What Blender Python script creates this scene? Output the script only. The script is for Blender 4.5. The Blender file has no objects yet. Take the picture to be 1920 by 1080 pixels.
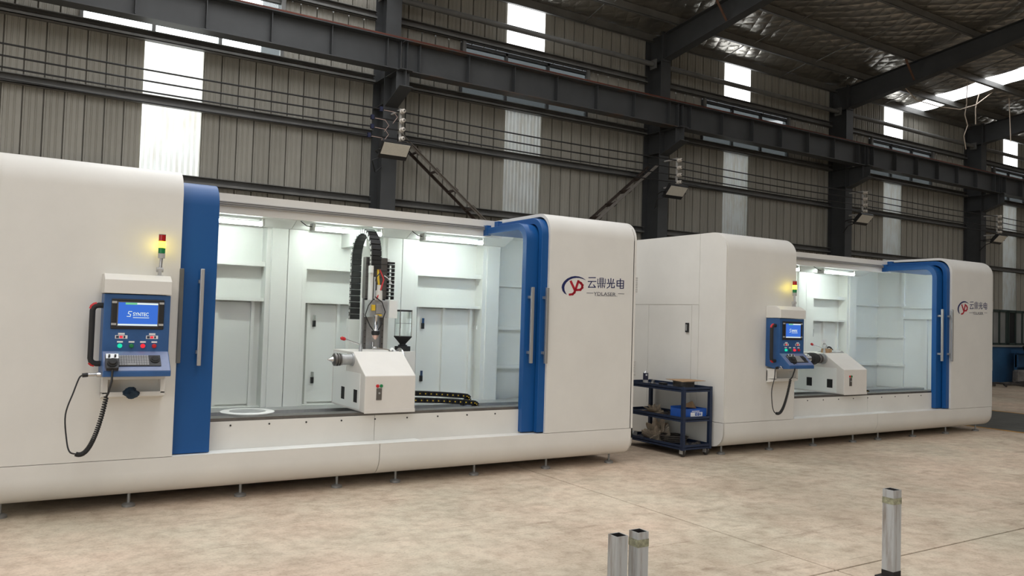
import bpy, bmesh, math, random
from mathutils import Vector, Matrix
random.seed(7)
R = math.radians
scene = bpy.context.scene
COL = scene.collection

# ------------------------------------------------------------------ camera
F, YAW, PITCH, ROLL = 1495.99, R(31.9225), R(2.1238), R(1.7104)
fw = Vector((math.sin(YAW)*math.cos(PITCH), math.cos(YAW)*math.cos(PITCH), math.sin(PITCH)))
rt = Vector((math.cos(YAW), -math.sin(YAW), 0)); up = rt.cross(fw)
r2 = math.cos(ROLL)*rt + math.sin(ROLL)*up; u2 = -math.sin(ROLL)*rt + math.cos(ROLL)*up
cam_d = bpy.data.cameras.new('camera'); cam = bpy.data.objects.new('camera', cam_d); COL.objects.link(cam)
cam_d.sensor_width = 36; cam_d.lens = F/1920*36; cam_d.clip_end = 300
M = Matrix((r2, u2, -fw)).transposed().to_4x4(); M.translation = Vector((0, -6.926, 1.6))
cam.matrix_world = M
scene.camera = cam

# ------------------------------------------------------------------ world, exposure
SKY = 4.2
world = bpy.data.worlds.new('overcast_sky'); scene.world = world; world.use_nodes = True
bg = world.node_tree.nodes['Background']; bg.inputs[0].default_value = (0.93, 0.97, 1.0, 1); bg.inputs[1].default_value = SKY
vs = scene.view_settings
vs.view_transform = 'Standard'; vs.look = 'None'; vs.gamma = 1; vs.use_curve_mapping = False; vs.exposure = 0.0
ROOF_LIGHT = 4.3      # daylight through the translucent roof strips
WALL_LIGHT = 4.0      # daylight through the high wall strips
LED = 52.0

# ------------------------------------------------------------------ materials
def nt(m): return m.node_tree.nodes, m.node_tree.links
def mat(name, col, rough=.5, metal=0., var=0., vscale=3., bump=0., bscale=60., col2=None, stretch=(1, 1, 1), spec=.5, detail=6, emit=None, es=0., coat=0., alpha=1., trans=0., ramp=(.35, .7), rvar=0.):
    m = bpy.data.materials.new(name); m.use_nodes = True
    N, L = nt(m); b = N['Principled BSDF']
    b.inputs['Base Color'].default_value = (*col, 1); b.inputs['Roughness'].default_value = rough
    b.inputs['Metallic'].default_value = metal; b.inputs['Specular IOR Level'].default_value = spec
    b.inputs['Coat Weight'].default_value = coat; b.inputs['Transmission Weight'].default_value = trans
    if emit: b.inputs['Emission Color'].default_value = (*emit, 1); b.inputs['Emission Strength'].default_value = es
    if var or col2 or bump:
        tc = N.new('ShaderNodeTexCoord'); mp = N.new('ShaderNodeMapping'); mp.inputs['Scale'].default_value = stretch
        L.new(tc.outputs['Object'], mp.inputs['Vector'])
    if var or col2:
        n = N.new('ShaderNodeTexNoise'); n.inputs['Scale'].default_value = vscale; n.inputs['Detail'].default_value = detail; n.inputs['Roughness'].default_value = .62
        L.new(mp.outputs[0], n.inputs['Vector'])
        rp = N.new('ShaderNodeValToRGB'); c2 = col2 or tuple(c*(1-var) for c in col)
        rp.color_ramp.elements[0].position = ramp[0]; rp.color_ramp.elements[1].position = ramp[1]
        rp.color_ramp.elements[0].color = (*c2, 1); rp.color_ramp.elements[1].color = (*col, 1)
        L.new(n.outputs[0], rp.inputs[0]); L.new(rp.outputs[0], b.inputs['Base Color'])
    if bump:
        n2 = N.new('ShaderNodeTexNoise'); n2.inputs['Scale'].default_value = bscale; n2.inputs['Detail'].default_value = 4
        L.new(mp.outputs[0], n2.inputs['Vector'])
        bp = N.new('ShaderNodeBump'); bp.inputs['Strength'].default_value = bump; bp.inputs['Distance'].default_value = .01
        L.new(n2.outputs[0], bp.inputs['Height']); L.new(bp.outputs[0], b.inputs['Normal'])
    return m
def emis(name, col, s):
    m = bpy.data.materials.new(name); m.use_nodes = True; N, L = nt(m); N.remove(N['Principled BSDF'])
    e = N.new('ShaderNodeEmission'); e.inputs[0].default_value = (*col, 1); e.inputs[1].default_value = s
    L.new(e.outputs[0], N['Material Output'].inputs[0]); return m

WHITE = mat('white_powder_coat', (.735, .715, .665), .42, var=.06, vscale=2.2, bump=.06, bscale=220, spec=.4)
INNER = mat('white_inner_paint', (.86, .87, .83), .5, var=.04, vscale=1.5)
BLUE = mat('blue_enamel', (.009, .085, .275), .36, var=.1, vscale=1.3, bump=.03, bscale=180, spec=.35)
CONBLUE = mat('console_blue', (.028, .105, .285), .42, var=.2, vscale=6)
STEEL = mat('dark_grey_steel_paint', (.055, .058, .060), .5, var=.25, vscale=1.8, bump=.05, bscale=40)
GIRT = mat('grey_purlin_steel', (.16, .16, .152), .5, var=.3, vscale=2.5)
BRACE = mat('brown_brace_steel', (.07, .05, .04), .7, var=.4, vscale=8)
BRACEF = mat('pale_brace_steel', (.25, .23, .205), .6, var=.3, vscale=6)
STAINED = mat('rust_stained_beam_paint', (.055, .058, .060), .55, col2=(.085, .056, .04), vscale=1.6, ramp=(.42, .52))
RAILRUST = mat('rusty_rail', (.15, .035, .018), .7, var=.5, vscale=5)
RUST = mat('rust_stained_angle', (.17, .085, .05), .75, var=.45, vscale=8)
SHEET = mat('grey_wall_sheet', (.36, .345, .30), .5, col2=(.26, .248, .212), vscale=.9, stretch=(1.5, 1.5, .12), spec=.35, ramp=(.3, .75))
MASON = mat('grey_plaster', (.35, .34, .31), .8, var=.25, vscale=1.2)
DADO = mat('blue_wall_paint', (.03, .11, .24), .6, var=.45, vscale=1.1, ramp=(.2, .6))
ALU = mat('brushed_aluminium', (.55, .55, .55), .38, .85, var=.12, vscale=20, stretch=(1, 1, .05))
CHROME = mat('polished_steel', (.62, .62, .62), .2, 1.)
DARKMET = mat('dark_machined_steel', (.2, .19, .18), .4, .7, var=.3, vscale=6)
SILVER = mat('silver_casting', (.55, .56, .56), .35, .6, var=.2, vscale=12)
FOOT = mat('dull_foot_steel', (.26, .26, .25), .45, .5)
BLACK = mat('black_plastic', (.014, .014, .015), .45)
RUBBER = mat('black_rubber', (.02, .02, .02), .75)
HOLE = mat('dark_opening', (.012, .012, .012), .9)
REDP = mat('red_plastic', (.55, .015, .02), .35)
GREENP = mat('green_plastic', (.01, .2, .06), .35)
GREY = mat('grey_plastic', (.42, .41, .39), .5)
KEYM = mat('grey_keycaps', (.3, .3, .3), .5)
BEIGE = mat('beige_paint_gate', (.73, .70, .65), .5, var=.05, vscale=4)
GLASS = mat('clear_glass', (.95, 1, .98), .03, trans=1., spec=.4)
CLEAR = mat('clear_plastic_cover', (.9, .92, .9), .15, trans=.6, var=.1)
CERAM = mat('white_porcelain', (.7, .64, .56), .25, var=.2, vscale=30)
CARD = mat('brown_cardboard', (.42, .27, .15), .85, var=.25, vscale=14)
BOXBLUE = mat('blue_printed_card', (.012, .09, .42), .5, var=.2, vscale=10)
CARTBLUE = mat('navy_cart_steel', (.010, .023, .06), .5, var=.3, vscale=12)
BAG = mat('dusty_clear_film', (.60, .50, .38), .35, var=.4, vscale=9, trans=.2)
CABLE = mat('dusty_dark_cable', (.05, .042, .036), .7, var=.4, vscale=20)
COPPER = mat('pinkish_wire', (.40, .29, .25), .5)
CORD = mat('pale_cord', (.62, .52, .42), .7)
NAVY = mat('navy_print', (.006, .012, .09), .5)
PRINTRED = mat('red_print', (.4, .006, .022), .5)
INK = mat('grey_ink', (.03, .03, .06), .6)
WHITEP = mat('white_print', (.8, .8, .8), .5)
YELP = mat('yellow_print', (.75, .5, .03), .5)
POSTM = mat('grey_primed_tube', (.40, .41, .41), .5, col2=(.23, .2, .17), vscale=7, stretch=(3, 3, .35), ramp=(.3, .52), bump=.05, bscale=60)
TAPE = mat('crumpled_tape', (.36, .36, .24), .35, var=.5, vscale=40, bump=.5, bscale=60)
SOOT_SHADE = mat('burnt_and_shaded_steel', (.02, .017, .015), .8, var=.4, vscale=20)
FLOODGLASS = mat('flood_lamp_lens', (.72, .69, .60), .25, var=.08, vscale=30)
STONE = mat('rough_concrete_block', (.33, .3, .27), .9, var=.45, vscale=6)
GRNFRAME = mat('dark_green_frame', (.03, .05, .045), .5)
FROST = mat('dusty_window_glass', (.30, .31, .30), .3, var=.35, vscale=4, stretch=(1, 1, .3))
YELLINE = mat('yellow_floor_line', (.55, .29, .06), .8, var=.45, vscale=9)
AISLE = mat('dark_green_grey_floor_paint', (.10, .10, .085), .75, var=.35, vscale=3)
NEIGH = mat('neighbour_wall', (.06, .065, .07), .8, var=.2, vscale=.5)
LEDM = emis('led_tube_glow', (.88, 1., .95), LED)
AMBER = emis('amber_lamp_glow', (1., .80, .02), 14)
SKYROOF = emis('daylit_roof_sheet', (.97, .98, 1), ROOF_LIGHT)
SKYWALL = emis('daylit_wall_sheet', (.97, .99, 1), WALL_LIGHT)
SCREENM = emis('screen_blue_glow', (.05, .16, .62), 1.05)
SCRWHITE = emis('screen_white_glow', (.8, .9, .85), 1.0)
SCRGREEN = emis('screen_green_glow', (.2, .6, .3), 1.0)
BTNG = emis('lit_green_button', (.02, .75, .45), 1.0)
BTNR = emis('lit_red_button', (.9, .04, .06), 1.0)

def trans_mat():
    m = bpy.data.materials.new('corrugated_fibreglass'); m.use_nodes = True; N, L = nt(m); N.remove(N['Principled BSDF'])
    tc = N.new('ShaderNodeTexCoord'); mp = N.new('ShaderNodeMapping'); mp.inputs['Scale'].default_value = (2.5, 1, .5)
    n = N.new('ShaderNodeTexNoise'); n.inputs['Scale'].default_value = 4; n.inputs['Detail'].default_value = 8
    rp = N.new('ShaderNodeValToRGB'); rp.color_ramp.elements[0].position = .3; rp.color_ramp.elements[1].position = .6
    rp.color_ramp.elements[0].color = (.80, .76, .66, 1); rp.color_ramp.elements[1].color = (.94, .95, .90, 1)
    t = N.new('ShaderNodeBsdfTranslucent'); d = N.new('ShaderNodeBsdfDiffuse'); mx = N.new('ShaderNodeMixShader'); mx.inputs[0].default_value = .15
    L.new(tc.outputs['Object'], mp.inputs[0]); L.new(mp.outputs[0], n.inputs['Vector']); L.new(n.outputs[0], rp.inputs[0])
    L.new(rp.outputs[0], t.inputs[0]); L.new(rp.outputs[0], d.inputs[0])
    L.new(t.outputs[0], mx.inputs[1]); L.new(d.outputs[0], mx.inputs[2]); L.new(mx.outputs[0], N['Material Output'].inputs[0]); return m
FRP = trans_mat()

def floor_mat():
    m = bpy.data.materials.new('worn_concrete'); m.use_nodes = True; N, L = nt(m); b = N['Principled BSDF']
    tc = N.new('ShaderNodeTexCoord')
    def noise(sc, det, st=(1, 1, 1), rot=0):
        mp = N.new('ShaderNodeMapping'); mp.inputs['Scale'].default_value = st; mp.inputs['Rotation'].default_value = (0, 0, rot)
        L.new(tc.outputs['Object'], mp.inputs[0]); n = N.new('ShaderNodeTexNoise'); n.inputs['Scale'].default_value = sc; n.inputs['Detail'].default_value = det; n.inputs['Roughness'].default_value = .65
        L.new(mp.outputs[0], n.inputs['Vector']); return n.outputs[0]
    def ramp(f, p0, p1, c0, c1):
        r = N.new('ShaderNodeValToRGB'); r.color_ramp.elements[0].position = p0; r.color_ramp.elements[1].position = p1
        r.color_ramp.elements[0].color = (*c0, 1); r.color_ramp.elements[1].color = (*c1, 1); L.new(f, r.inputs[0]); return r.outputs[0]
    def mul(a, c, f=1.):
        x = N.new('ShaderNodeMixRGB'); x.blend_type = 'MULTIPLY'; x.inputs[0].default_value = f; L.new(a, x.inputs[1]); L.new(c, x.inputs[2]); return x.outputs[0]
    w = (1, 1, 1)
    base = ramp(noise(.28, 7), .36, .64, (.47, .385, .30), (.70, .58, .465))
    base = mul(base, ramp(noise(.6, 5, rot=1.1), .35, .62, (.93, 1.0, .97), (1.02, .985, .955)))
    base = mul(base, ramp(noise(2.0, 13), .36, .56, (.83, .80, .78), w))
    base = mul(base, ramp(noise(9, 13), .34, .56, (.80, .77, .75), w))
    base = mul(base, ramp(noise(1.5, 12, (1, 3.5, 1), .5), .31, .40, (.70, .66, .64), w), .8)
    for rot, sc_ in ((.25, 1.6), (-.5, 1.2), (.9, 1.0), (1.35, 1.4), (2.0, 1.1)):
        base = mul(base, ramp(noise(sc_, 4, (1, 30, 1), rot), .30, .315, (.62, .56, .52), w), .7)
    base = mul(base, ramp(noise(20, 10, (2.5, 1, 1), .3), .315, .345, (.42, .36, .32), w), .9)
    base = mul(base, ramp(noise(.9, 12, (1, 2, 1), 2.2), .24, .33, (.55, .52, .5), w), .8)
    base = mul(base, ramp(noise(55, 4), .32, .52, (.84, .82, .80), w))
    L.new(base, b.inputs['Base Color'])
    b.inputs['Roughness'].default_value = .62; b.inputs['Specular IOR Level'].default_value = .3
    bp = N.new('ShaderNodeBump'); bp.inputs['Strength'].default_value = .15; bp.inputs['Distance'].default_value = .01
    L.new(noise(14, 8), bp.inputs['Height']); L.new(bp.outputs[0], b.inputs['Normal']); return m
FLOOR = floor_mat()

def foil_mat():
    m = bpy.data.materials.new('crinkled_foil_insulation'); m.use_nodes = True; N, L = nt(m); b = N['Principled BSDF']
    b.inputs['Metallic'].default_value = .92; b.inputs['Roughness'].default_value = .30; b.inputs['Base Color'].default_value = (.62, .59, .53, 1)
    tc = N.new('ShaderNodeTexCoord')
    n = N.new('ShaderNodeTexNoise'); n.inputs['Scale'].default_value = 5; n.inputs['Detail'].default_value = 8; n.inputs['Roughness'].default_value = .6; n.inputs['Distortion'].default_value = 1.2
    L.new(tc.outputs['Object'], n.inputs['Vector'])
    hs = []
    for a in (.55, -.95):
        mp = N.new('ShaderNodeMapping'); mp.inputs['Rotation'].default_value = (0, 0, a); L.new(tc.outputs['Object'], mp.inputs[0])
        wv = N.new('ShaderNodeTexWave'); wv.wave_type = 'BANDS'; wv.bands_direction = 'X'; wv.inputs['Scale'].default_value = 1.1; wv.inputs['Distortion'].default_value = .3
        L.new(mp.outputs[0], wv.inputs['Vector'])
        p = N.new('ShaderNodeMath'); p.operation = 'POWER'; p.inputs[1].default_value = .35; L.new(wv.outputs['Fac'], p.inputs[0]); hs.append(p.outputs[0])
    a1 = N.new('ShaderNodeMath'); a1.operation = 'MULTIPLY'; L.new(hs[0], a1.inputs[0]); L.new(hs[1], a1.inputs[1])
    a2 = N.new('ShaderNodeMath'); a2.operation = 'MULTIPLY_ADD'; a2.inputs[1].default_value = .9; L.new(n.outputs[0], a2.inputs[0]); L.new(a1.outputs[0], a2.inputs[2])
    bp = N.new('ShaderNodeBump'); bp.inputs['Strength'].default_value = .45; bp.inputs['Distance'].default_value = .06
    L.new(a2.outputs[0], bp.inputs['Height']); L.new(bp.outputs[0], b.inputs['Normal']); return m
FOIL = foil_mat()

# ------------------------------------------------------------------ mesh helpers
ORG = {}
class MB:
    def __init__(s): s.v = []; s.f = []
    def add(s, vs, fs):
        o = len(s.v); s.v += [tuple(v) for v in vs]; s.f += [tuple(i+o for i in f) for f in fs]; return s
    def box(s, x0, x1, y0, y1, z0, z1):
        return s.add([(x, y, z) for x in (x0, x1) for y in (y0, y1) for z in (z0, z1)],
                     [(0, 1, 3, 2), (4, 6, 7, 5), (0, 4, 5, 1), (2, 3, 7, 6), (0, 2, 6, 4), (1, 5, 7, 3)])
    def hexa(s, p):   # 8 points: bottom 4 ccw, top 4 ccw
        return s.add(p, [(3, 2, 1, 0), (4, 5, 6, 7), (0, 1, 5, 4), (1, 2, 6, 5), (2, 3, 7, 6), (3, 0, 4, 7)])
    def prism(s, poly, axis, a, b):   # poly in the other two axes (order: x:(y,z) y:(x,z) z:(x,y))
        def P(u, w, t): return {'x': (t, u, w), 'y': (u, t, w), 'z': (u, w, t)}[axis]
        n = len(poly); vs = [P(u, w, a) for u, w in poly]+[P(u, w, b) for u, w in poly]
        fs = [tuple(range(n))[::-1], tuple(range(n, 2*n))]+[(i, (i+1) % n, n+(i+1) % n, n+i) for i in range(n)]
        return s.add(vs, fs)
    def shell(s, outer, inner, axis, a, b):  # two open polylines with equal counts
        def P(u, w, t): return {'x': (t, u, w), 'y': (u, t, w), 'z': (u, w, t)}[axis]
        n = len(outer); vs = [P(u, w, t) for t in (a, b) for pl in (outer, inner) for u, w in pl]
        O = lambda k, j, i: k*2*n+j*n+i
        fs = []
        for i in range(n-1):
            fs += [(O(0, 0, i), O(0, 0, i+1), O(1, 0, i+1), O(1, 0, i)), (O(0, 1, i+1), O(0, 1, i), O(1, 1, i), O(1, 1, i+1)),
                   (O(0, 0, i+1), O(0, 0, i), O(0, 1, i), O(0, 1, i+1)), (O(1, 0, i), O(1, 0, i+1), O(1, 1, i+1), O(1, 1, i))]
        fs += [(O(0, 0, 0), O(1, 0, 0), O(1, 1, 0), O(0, 1, 0)), (O(1, 0, n-1), O(0, 0, n-1), O(0, 1, n-1), O(1, 1, n-1))]
        return s.add(vs, fs)
    def lathe(s, p0, p1, prof, n=16):  # prof: (t along, radius)
        p0 = Vector(p0); d = Vector(p1)-p0; ln = d.length; d.normalize()
        a = d.orthogonal().normalized(); b = d.cross(a)
        vs = []; k = len(prof)
        for t, r in prof:
            for i in range(n):
                an = 2*math.pi*i/n; vs.append(p0+d*(t*ln)+(a*math.cos(an)+b*math.sin(an))*r)
        fs = [(j*n+i, j*n+(i+1) % n, (j+1)*n+(i+1) % n, (j+1)*n+i) for j in range(k-1) for i in range(n)]
        fs += [tuple(range(n))[::-1], tuple(range((k-1)*n, k*n))]
        return s.add(vs, fs)
    def cyl(s, p0, p1, r, n=14, r2=None): return s.lathe(p0, p1, [(0, r), (1, r if r2 is None else r2)], n)
    def tube(s, pts, r, n=8, closed=False):
        pts = [Vector(p) for p in pts]; m = len(pts); vs = []; ref = None
        for i, p in enumerate(pts):
            q0 = pts[i-1] if (i > 0 or closed) else p; q1 = pts[(i+1) % m] if (i < m-1 or closed) else p
            d = (q1-q0).normalized()
            if ref is None: ref = d.orthogonal().normalized()
            ref = (ref-d*ref.dot(d))
            ref = ref.normalized() if ref.length > 1e-6 else d.orthogonal().normalized()
            b = d.cross(ref)
            for k in range(n):
                an = 2*math.pi*k/n; vs.append(p+(ref*math.cos(an)+b*math.sin(an))*r)
        fs = [(i*n+k, i*n+(k+1) % n, ((i+1) % m)*n+(k+1) % n, ((i+1) % m)*n+k) for i in range(m if closed else m-1) for k in range(n)]
        if not closed: fs += [tuple(range(n))[::-1], tuple(range((m-1)*n, m*n))]
        return s.add(vs, fs)
    def bar(s, p0, p1, w, h, upv=(0, 0, 1)):   # rectangular bar
        p0 = Vector(p0); p1 = Vector(p1); d = (p1-p0).normalized(); u = Vector(upv)
        sd = d.cross(u).normalized(); uu = sd.cross(d)
        o = [sd*(-w/2)-uu*(h/2), sd*(w/2)-uu*(h/2), sd*(w/2)+uu*(h/2), sd*(-w/2)+uu*(h/2)]
        return s.hexa([p0+k for k in o]+[p1+k for k in o])
    def build(s, name, m, parent=None, smooth=False, bevel=0., at=None, seg=2):
        org = ORG[parent.name] if parent is not None else Vector(at if at is not None else (0, 0, 0))
        me = bpy.data.meshes.new(name); me.from_pydata([Vector(v)-org for v in s.v], [], s.f)
        bm = bmesh.new(); bm.from_mesh(me); bmesh.ops.recalc_face_normals(bm, faces=bm.faces); bm.to_mesh(me); bm.free()
        me.materials.append(m); o = bpy.data.objects.new(name, me); COL.objects.link(o)
        if smooth:
            for p in me.polygons: p.use_smooth = True
            try: me.set_sharp_from_angle(angle=R(35))
            except Exception: pass
        if parent is not None: o.parent = parent
        else: o.location = org
        ORG[o.name] = org
        if bevel:
            b = o.modifiers.new('bevel', 'BEVEL'); b.width = bevel; b.segments = seg; b.limit_method = 'ANGLE'; b.angle_limit = R(40)
        return o
def thing(name, label, cat, loc, group=None):
    o = bpy.data.objects.new(name, None); COL.objects.link(o); o.location = loc; o.empty_display_size = .1
    ORG[o.name] = Vector(loc); return tag(o, label, cat, group)
def tag(o, label, cat, group=None):
    o['label'] = label; o['category'] = cat
    if group: o['group'] = group
    return o
def struct(o, label=None):
    o['kind'] = 'structure'
    if label: o['label'] = label
    return o
def sroot(name, loc=(0, 0, 0), label=None):
    o = bpy.data.objects.new(name, None); COL.objects.link(o); o.location = loc; ORG[o.name] = Vector(loc); return struct(o, label)
def inst(o, parent, loc, scale=None, rot=None):
    c = o.copy(); COL.objects.link(c); c.parent = parent; c.location = loc
    if scale: c.scale = scale
    if rot: c.rotation_euler = rot
    ORG[c.name] = ORG[parent.name] if parent else Vector(loc)
    return c
def copy_tree(o, off, label, parent=None):
    c = o.copy(); COL.objects.link(c); c.parent = parent
    if parent is None:
        c.location = o.location+Vector(off); c['label'] = label; ORG[c.name] = ORG[o.name]+Vector(off)
    else: ORG[c.name] = ORG[parent.name]
    for ch in [k for k in o.children]: copy_tree(ch, off, None, c)
    return c
def arc(cx, cy, rx, ry, a0, a1, n=8):
    return [(cx+rx*math.cos(R(a0+(a1-a0)*i/n)), cy+ry*math.sin(R(a0+(a1-a0)*i/n))) for i in range(n+1)]
def strokes(mb, lines, w, P, d0, d1):
    """flat lettering: polylines widened to w; P maps (u,v,depth) to a point"""
    for ln in lines:
        for (a, b) in zip(ln[:-1], ln[1:]):
            dx, dy = b[0]-a[0], b[1]-a[1]; l = math.hypot(dx, dy) or 1; ex, ey = dx/l*w*.5, dy/l*w*.5; nx, ny = -ey, ex
            q = [(a[0]-ex+nx, a[1]-ey+ny), (a[0]-ex-nx, a[1]-ey-ny), (b[0]+ex-nx, b[1]+ey-ny), (b[0]+ex+nx, b[1]+ey+ny)]
            mb.hexa([P(u, v, d0) for u, v in q]+[P(u, v, d1) for u, v in q])
    return mb
def text_mesh(body, size, P, shear=0., bold=0.):
    cu = bpy.data.curves.new('lettering', 'FONT'); cu.body = body; cu.size = size; cu.extrude = .0006; cu.resolution_u = 3; cu.shear = shear; cu.offset = bold
    o = bpy.data.objects.new('lettering', cu); COL.objects.link(o); bpy.context.view_layer.update()
    me = o.to_mesh(); vs = [P(v.co.x, v.co.y, v.co.z) for v in me.vertices]; fs = [tuple(p.vertices) for p in me.polygons]
    o.to_mesh_clear(); bpy.data.objects.remove(o); bpy.data.curves.remove(cu)
    return MB().add(vs, fs)

# ================================================================== SETTING
# ---- floor: cast slabs with open joints
floor = sroot('floor', (0, 0, -.25), 'worn beige concrete workshop floor in large slabs')
MB().box(-40, 60, -45, 40, -.25, -.012).build('subfloor', HOLE, floor)
xs = [-20.5, -14.2, -7.9, -1.6, 4.68, 10.98, 17.28, 23.58, 29.9, 42]; ys = [-30, -21, -15, -9.6, -3.565, 6.72]
for i in range(len(xs)-1):
    for j in range(len(ys)-1):
        g = .008
        MB().box(xs[i]+g, xs[i+1]-g, ys[j]+g, ys[j+1]-g, -.2, 0).build('floor_slab', FLOOR, floor, bevel=.003, seg=1)
MB().box(13.85, 17.0, -28, 6.3, 0, .002).build('painted_aisle', AISLE, floor)
for x in (13.80, 17.0): MB().box(x-.05, x+.05, -28, 6.3, .0, .004).build('aisle_line', YELLINE, floor)
struct(MB().box(-60, 80, 6.75, 60, -.3, -.02).build('floor_outside', MASON), 'bare ground outside behind the hall')

# ---- back wall
YW = 6.5
wall = sroot('wall_back', (0, YW, 0), 'tall back wall of ribbed grey steel sheets')
MB().box(-12, 25.9, YW, YW+.2, 1.17, 2.32).build('plaster_band', MASON, wall)
MB().box(29.3, 42, YW, YW+.2, 1.17, 2.32).build('plaster_band', MASON, wall)
MB().box(-12, 42, YW-.02, YW+.2, 0, 1.15).build('blue_dado', DADO, wall)
MB().box(-12, 42, YW-.07, YW+.2, 1.13, 1.19).build('ledge', MASON, wall)
def sheet_profile(w, nr):
    pts = [(0, 0)]; p = w/nr
    for k in range(nr):
        x = k*p
        pts += [(x+.002, 0), (x+.004, .04), (x+.020, .04), (x+.022, -.012), (x+.04, -.012), (x+.05, 0)]
        for q in (.36, .44, .66, .74): pts += [(x+p*q-.006, 0), (x+p*q, -.006), (x+p*q+.006, 0)]
    pts.append((w, 0)); return pts
def sheet_mesh(name, h, nr=3, w=.8):
    pr = sheet_profile(w, nr); n = len(pr); mb = MB()
    mb.add([(x, y, z) for z in (0, h) for x, y in pr], [(i, i+1, n+i+1, n+i) for i in range(n-1)])
    return mb.build(name, SHEET)
SK = [(-4.9, -4.0), (1.54, 2.41), (8.09, 8.95), (14.20, 15.05), (20.55, 21.39), (26.97, 27.81), (33.4, 34.25)]
RW = [(-5.7, -2.75), (.66, 3.64), (7.06, 10.07), (13.45, 16.45), (19.85, 22.85), (26.25, 29.25), (32.65, 35.6)]
protos = {}
def run_sheets(x0, x1, z0, z1):
    n = max(1, round((x1-x0)/.8)); w = (x1-x0)/n; h = round(z1-z0, 3)
    if h not in protos:
        protos[h] = sheet_mesh('wall_sheet', h); o = protos[h]; o.parent = wall; first = True
    else: first = False
    for k in range(n):
        o = protos[h] if (first and k == 0) else inst(protos[h], wall, (0, 0, 0))
        o.location = (x0+k*w, 0, z0); o.scale = (w/.8, 1, 1)
for a, b in zip([(-12, -12)]+SK, SK+[(40, 40)]):
    run_sheets(a[1], b[0], 2.32, 5.76); run_sheets(a[1], b[0], 6.86, 7.95)
for a, b in zip([(-12, -12)]+RW, RW+[(40, 40)]): run_sheets(a[1], b[0], 5.76, 6.86)
# translucent wall strips
wn = [0]
def window_root(loc, label):
    wn[0] += 1; return sroot('window_%d' % wn[0], loc, label)
def frp(root, x0, x1, z0, z1, m):
    mb = MB(); n = 44; pr = []
    for i in range(n+1):
        x = x0+(x1-x0)*i/n; pr.append((x, YW-.008*math.cos(2*math.pi*i/4.0)))
    mb.add([(x, y, z) for z in (z0, z1) for x, y in pr], [(i, i+1, n+2+i, n+1+i) for i in range(n)])
    return mb.build('translucent_sheet', m, root, smooth=True)
for k, (a, b) in enumerate(SK):
    r = window_root((a, YW, 2.32), 'translucent corrugated daylight strip in the back wall')
    frp(r, a-.02, b+.02, 2.32, 4.72, FRP); frp(r, a-.02, b+.02, 4.72, 5.76, FRP); frp(r, a-.02, b+.02, 6.97, 7.86, SKYWALL)
    o = MB().box(a-.02, b+.02, YW-.015, YW+.01, 6.86, 6.985).build('flashing', SHEET, r)
# ribbon windows behind the crane beam
for k, (a, b) in enumerate(RW):
    r = window_root((a, YW, 5.78), 'ribbon window behind the crane beam')
    fr = MB()
    for z in (5.80, 6.80): fr.box(a, b, YW-.04, YW+.04, z-.03, z+.03)
    p = (b-a)/3
    for i in range(4): fr.box(a+i*p-.025, a+i*p+.025, YW-.04, YW+.04, 5.77, 6.83)
    fr.build('window_frame', STEEL if k != 1 else GIRT, r)
    for i in range(3): MB().box(a+i*p+.02, a+(i+1)*p-.02, YW-.004, YW+.004, 5.82, 6.78).build('pane', GLASS, r)
# low window at the far right
r = window_root((26, YW, 1.19), 'dark green framed window above the blue dado')
fr = MB()
for z in (1.22, 2.28): fr.box(25.9, 29.3, YW-.02, YW+.06, z-.04, z+.04)
WX = [25.93, 26.35, 26.78, 27.22, 27.34, 27.78, 28.22, 28.7, 29.27]
for x in WX: fr.box(x-.03, x+.03, YW-.02, YW+.06, 1.2, 2.3)
fr.build('window_frame', GRNFRAME, r)
for i, (a, b) in enumerate(zip(WX[:-1], WX[1:])):
    MB().box(a+.03, b-.03, YW+.015, YW+.025, 1.26, 2.24).build('pane', HOLE if i == 4 else FROST, r)
# building assumed next door, block heights set to shade the wall strips
nb = thing('neighbour_building', 'plain grey neighbouring building outside, placed to shade the wall strips', 'building', (20, 9.4, 0))
MB().box(4.4, 48, 8.5, 11, 0, 8.6).build('tall_block', NEIGH, nb); MB().box(-14, 4.4, 9.5, 11, 0, 4.5).build('low_block', NEIGH, nb)

struct(MB().box(-14, 44, -28.3, -28, 0, 11).build('wall_front', SHEET), 'plain sheet wall on the far side of the hall behind the viewer')
struct(MB().box(44, 44.3, -28, 6.7, 0, 11).build('wall_right', SHEET), 'plain sheet end wall of the hall')
struct(MB().box(-14.3, -14, -28, -22, 0, 11).box(-14.3, -14, -9, 6.7, 0, 11).box(-14.3, -14, -22, -9, 5.5, 11).build('wall_left', SHEET), 'sheet end wall with a tall doorway added for sky light')  # out of view; doorway sized to let sky light in from the left
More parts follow.
